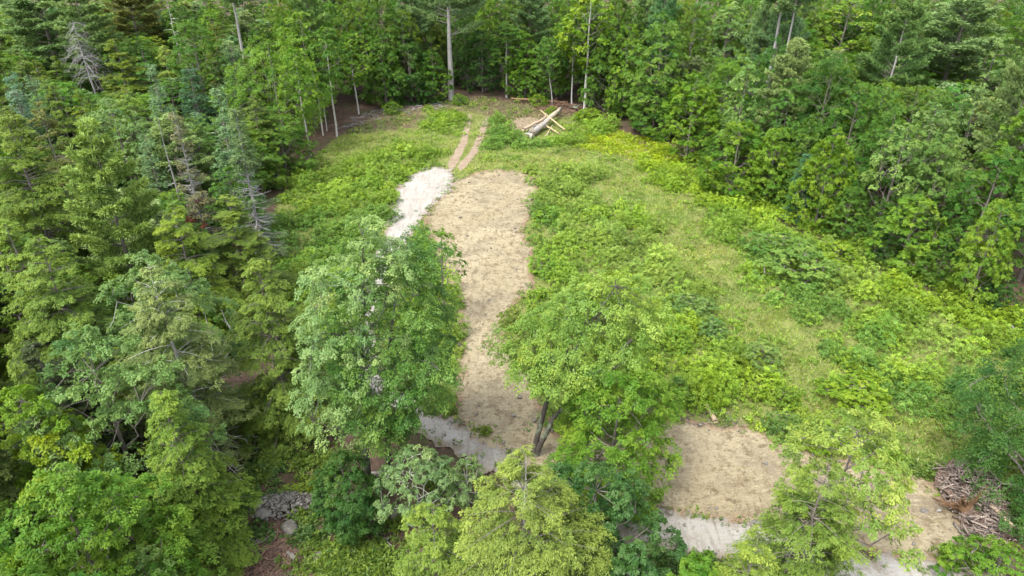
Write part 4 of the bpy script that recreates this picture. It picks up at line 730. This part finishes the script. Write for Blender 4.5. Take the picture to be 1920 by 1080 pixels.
# ------------------------------------------------------------------ the mass of both woods, one tree at a time
SEEN = set([30,31,96,162,163,164,228,229,230,294,295,297,360,361,362,363,427,428,429,430,446,494,513,560,561,563,564,565,580,627,628,629,630,645,646,647,648,694,696,697,698,714,715,759,760,761,762,763,764,780,781,782,783,826,827,828,830,831,846,849,850,892,893,895,896,897,898,911,912,913,914,915,917,959,960,961,962,963,964,965,979,980,981,982,983,984,985,1025,1026,1027,1028,1029,1030,1031,1032,1033,1045,1046,1047,1048,1049,1050,1051,1053,1091,1092,1093,1094,1095,1096,1098,1099,1112,1113,1114,1115,1116,1117,1118,1119,1120,1157,1158,1159,1160,1161,1162,1163,1165,1179,1180,1182,1185,1186,1224,1225,1226,1227,1230,1246,1247,1249,1250,1251,1255,1256,1291,1292,1294,1296,1298,1299,1313,1314,1315,1316,1317,1318,1319,1321,1322,1323,1358,1359,1361,1362,1363,1364,1380,1381,1382,1383,1387,1388,1389,1390,1424,1426,1428,1429,1430,1431,1433,1434,1446,1447,1448,1450,1454,1455,1456,1457,1458,1459,1489,1490,1491,1494,1495,1496,1497,1498,1499,1500,1501,1511,1512,1513,1514,1515,1517,1518,1520,1521,1523,1524,1525,1557,1558,1561,1562,1563,1564,1565,1566,1567,1568,1578,1579,1580,1581,1584,1585,1589,1590,1592,1594,1622,1625,1626,1628,1631,1632,1633,1634,1635,1636,1637,1638,1644,1645,1646,1647,1648,1649,1650,1651,1653,1655,1656,1657,1658,1659,1660,1661,1689,1692,1695,1696,1697,1698,1699,1702,1703,1704,1705,1706,1707,1709,1710,1711,1712,1713,1716,1717,1718,1720,1721,1722,1723,1725,1726,1728,1756,1760,1762,1763,1764,1765,1766,1768,1769,1770,1771,1772,1773,1774,1775,1776,1777,1778,1779,1780,1781,1783,1784,1785,1788,1789,1790,1791,1793,1796,1822,1826,1827,1828,1829,1831,1832,1833,1834,1836,1837,1838,1839,1840,1841,1842,1843,1844,1845,1846,1847,1850,1851,1853,1856,1857,1858,1891,1892,1893,1894,1896,1897,1899,1905,1906,1907,1908,1909,1910,1911,1912,1920,1959,1962,1963,1964,1965,1966,1972,1975,1976,1979,2025,2027,2028,2030,2031,2032,2033,2042,2043,2044,2093,2095,2096,2097,2098,2100,2153,2159,2163,2167,2224,2225,2227,2229,2230,2233,2294,2298,2357,2361,2493])
def short(label):
    stop = {'high', 'near', 'right', 'left', 'above', 'below', 'beside', 'at', 'among', 'between', 'in', 'on', 'behind', 'before', 'standing', 'cut', 'filling', 'poking', 'crowding', 'overlapping', 'peeping', 'under', 'just', 'touching', 'low', 'nearest', 'leaning', 'flecked', 'hidden', 'of', 'growing', 'where'}
    out = []
    for i, w in enumerate(label.replace(',', '').split()):
        if w in stop and i > 1: break
        out.append(w)
    return ' '.join(out[:6])
def fill_wood():
    T0 = list(TAKEN); gi = 0
    for gy in np.arange(14, 230, 4.7):
        for gx in np.arange(-155, 156, 4.7):
            gi += 1; rg = R_(9000 + gi); x, y = gx + rg.uniform(-1.6, 1.6), gy + rg.uniform(-1.6, 1.6); a, b, c = rg.random(3); v = int(rg.integers(0, 3)); j = rg.normal(0, 1, 3); br = rg.random() < .3
            if SEEN is not None and gi not in SEEN: continue
            p = np.array([x, y]); bx, by, dep = proj(x, y, 0); tx, ty, td = proj(x, y, 18)
            if dep < 8 or tx < -420 or tx > 2340 or ty > 1100: continue
            if inside(p, Z_OPEN)[0] or inside(p, Z_BARE)[0] or inside(p, Z_ROAD)[0]: continue
            if by > 600 and 430 < bx < 2000: continue                       # the open foreground is planted by hand
            de = np.sqrt(((Z_OPEN - p) ** 2).sum(1).min())
            if de < 2.0 or (550 < bx < 720 and de < 9) or (1110 < bx < 1420 and de < 4.6): continue
            if any((x - q[0]) ** 2 + (y - q[1]) ** 2 < (1.2 + .55 * q[2]) ** 2 for q in T0): continue
            side = 'left' if bx < 560 else 'back' if bx < 1130 and y > 95 else 'right'
            row = 0 if de < 5 else 1 if de < 10 else 2
            if side == 'left': kind = 'hemlock' if a < .46 else 'broad' if a < .84 else 'spruce' if a < .88 else 'pine'
            elif side == 'back': kind = ('edge' if row == 0 else 'broad') if a < .72 else 'pine' if a < .88 else 'hemlock'
            else: kind = ('edge' if row == 0 else 'broad') if a < .80 else 'open' if a < .91 else 'pine'
            H = {0: 9.5, 1: 13, 2: 15.5}[row] + b * 3; H += 3.5 if kind == 'pine' else 0
            if side == 'left': H = min(H, 11 + b * 4)
            if row == 0 and kind not in ('hemlock', 'spruce'): kind = 'edge'; H = 8 + 3 * b
            R = {'edge': 2.7, 'broad': 3.1, 'open': 2.9, 'pine': 3.6, 'hemlock': 2.9, 'spruce': 1.8}[kind] * (.85 + .35 * c) * (1.15 if side == 'left' else 1)
            while H > 4:                                                    # a tree never stands across the face of one placed from the photograph
                ax, ay, _ = proj(x, y, H); wq = R * FPX / dep
                if any(dep < q[4] - .5 and abs(ax - q[0]) < q[3] * .42 + wq * .5 and ay < q[1] + .72 * (q[2] - q[1]) for q in BOX): H -= .7
                else: break
            if H < 4.5: continue
            base = {'edge': 'mid', 'broad': 'mid', 'open': 'pale', 'pine': 'pine', 'hemlock': 'dhem' if b < .5 else 'hem', 'spruce': 'blue'}[kind]
            if kind in ('edge', 'broad') and br: base = 'bright'; j *= .5
            col = np.array(C_[base]) * (1 + .16 * j[0]) * np.array([1 + .12 * j[1], 1, 1 + .15 * j[2]])
            yield dict(kind=kind, x=x, y=y, H=H, R=R, col=tuple(np.clip(col, .015, .3)), v=v, side=side, row=row, base=base, id=gi)
q_ = []
rg_ = R_(404); b_ = np.concatenate([Z_OPEN, Z_OPEN[:1]]); sg_ = np.r_[0, np.cumsum(np.linalg.norm(np.diff(b_, axis=0), axis=1))]
for k_, d_ in enumerate(np.arange(0, sg_[-1], 2.7)):
    x_, y_ = np.interp(d_, sg_, b_[:, 0]), np.interp(d_, sg_, b_[:, 1]); px_, py_, dp_ = proj(x_, y_, 0)
    x2, y2 = np.interp(d_ + .5, sg_, b_[:, 0]), np.interp(d_ + .5, sg_, b_[:, 1]); nx, ny = -(y2 - y_), x2 - x_; l_ = math.hypot(nx, ny)
    if not (1290 < px_ < 1925 and py_ < 700): continue
    o_ = rg_.uniform(1.8, 3.6); H_ = rg_.uniform(3.5, 6.2); q_.append((k_, x_ + nx / l_ * o_, y_ + ny / l_ * o_, H_, H_ * rg_.uniform(.3, .38), C_[rg_.choice(['mid', 'bright', 'mid', 'dark'])]))
ORD = 'first second third fourth fifth sixth seventh eighth ninth tenth eleventh twelfth thirteenth fourteenth fifteenth sixteenth seventeenth eighteenth nineteenth twentieth'.split()
for i_, (k_, x_, y_, H_, r_, c_) in enumerate(q_):
    ms, h0, r0 = proto('edge', k_ % 3); n_ = ORD[i_ % 20] if i_ < 20 else 'twenty-' + ORD[i_ - 20]
    plant('sapling', ms, x_, y_, n_ + ' leafy sapling along the foot of the right wood edge, counted from the yellow ferns', 'sapling', 'saplings along the foot of the right wood', c_, r_ / r0, H_ / h0, k_ * 1.7)
HERO = []
for o in ALL_TREES:
    if o['category'] == 'sapling': continue
    s_ = short(o['label']); q = proj(o.location.x, o.location.y, 8. if o['category'] != 'shrub' else 1.); HERO.append((q[0], q[1], s_))
USED = {o['label'] for o in ALL_TREES}
WORD = {'mid': 'mid green', 'bright': 'bright green', 'pale': 'pale green', 'pine': 'blue green', 'dhem': 'dark olive', 'hem': 'olive green', 'blue': 'blue grey'}
KIND = {'edge': 'leafy tree', 'broad': 'broadleaf tree', 'open': 'loose crowned tree', 'pine': 'pine', 'hemlock': 'hemlock', 'spruce': 'spruce'}
def fill_label(d):
    q = proj(d['x'], d['y'], 8.); c = sorted(HERO, key=lambda h: (h[0] - q[0]) ** 2 + 2 * (h[1] - q[1]) ** 2)
    for nth in ('', 'second ', 'third ', 'fourth ', 'fifth '):
        for h in c[:12]:
            dx, dy = q[0] - h[0], q[1] - h[1]
            rel = ('up and ' if dy < 0 else 'down and ') + ('left of' if dx < 0 else 'right of') if min(abs(dx), abs(dy)) > .45 * max(abs(dx), abs(dy)) else ('left of' if dx < 0 else 'right of') if abs(dx) > abs(dy) else ('behind' if dy < 0 else 'in front of')
            l = nth + ('tall ' if d['H'] > 16.5 else 'low ' if d['H'] < 9 else 'wide ' if d['R'] > 3.2 else '') + WORD[d['base']] + ' ' + KIND[d['kind']] + ' ' + rel + ' the ' + h[2]
            if l not in USED and len(l.split()) <= 16: USED.add(l); return l
    return nth + WORD[d['base']] + ' ' + KIND[d['kind']] + ' deep in the wood'
for d in fill_wood():
    ms, h0, r0 = proto(d['kind'], d['v'])
    plant(NAME[d['kind']], ms, d['x'], d['y'], fill_label(d), CAT[d['kind']], {'left': GL, 'back': GBK, 'right': GR}[d['side']], d['col'], d['R'] / r0, d['H'] / h0, (d['id'] * 2.4) % 6.28)['cell'] = d['id']
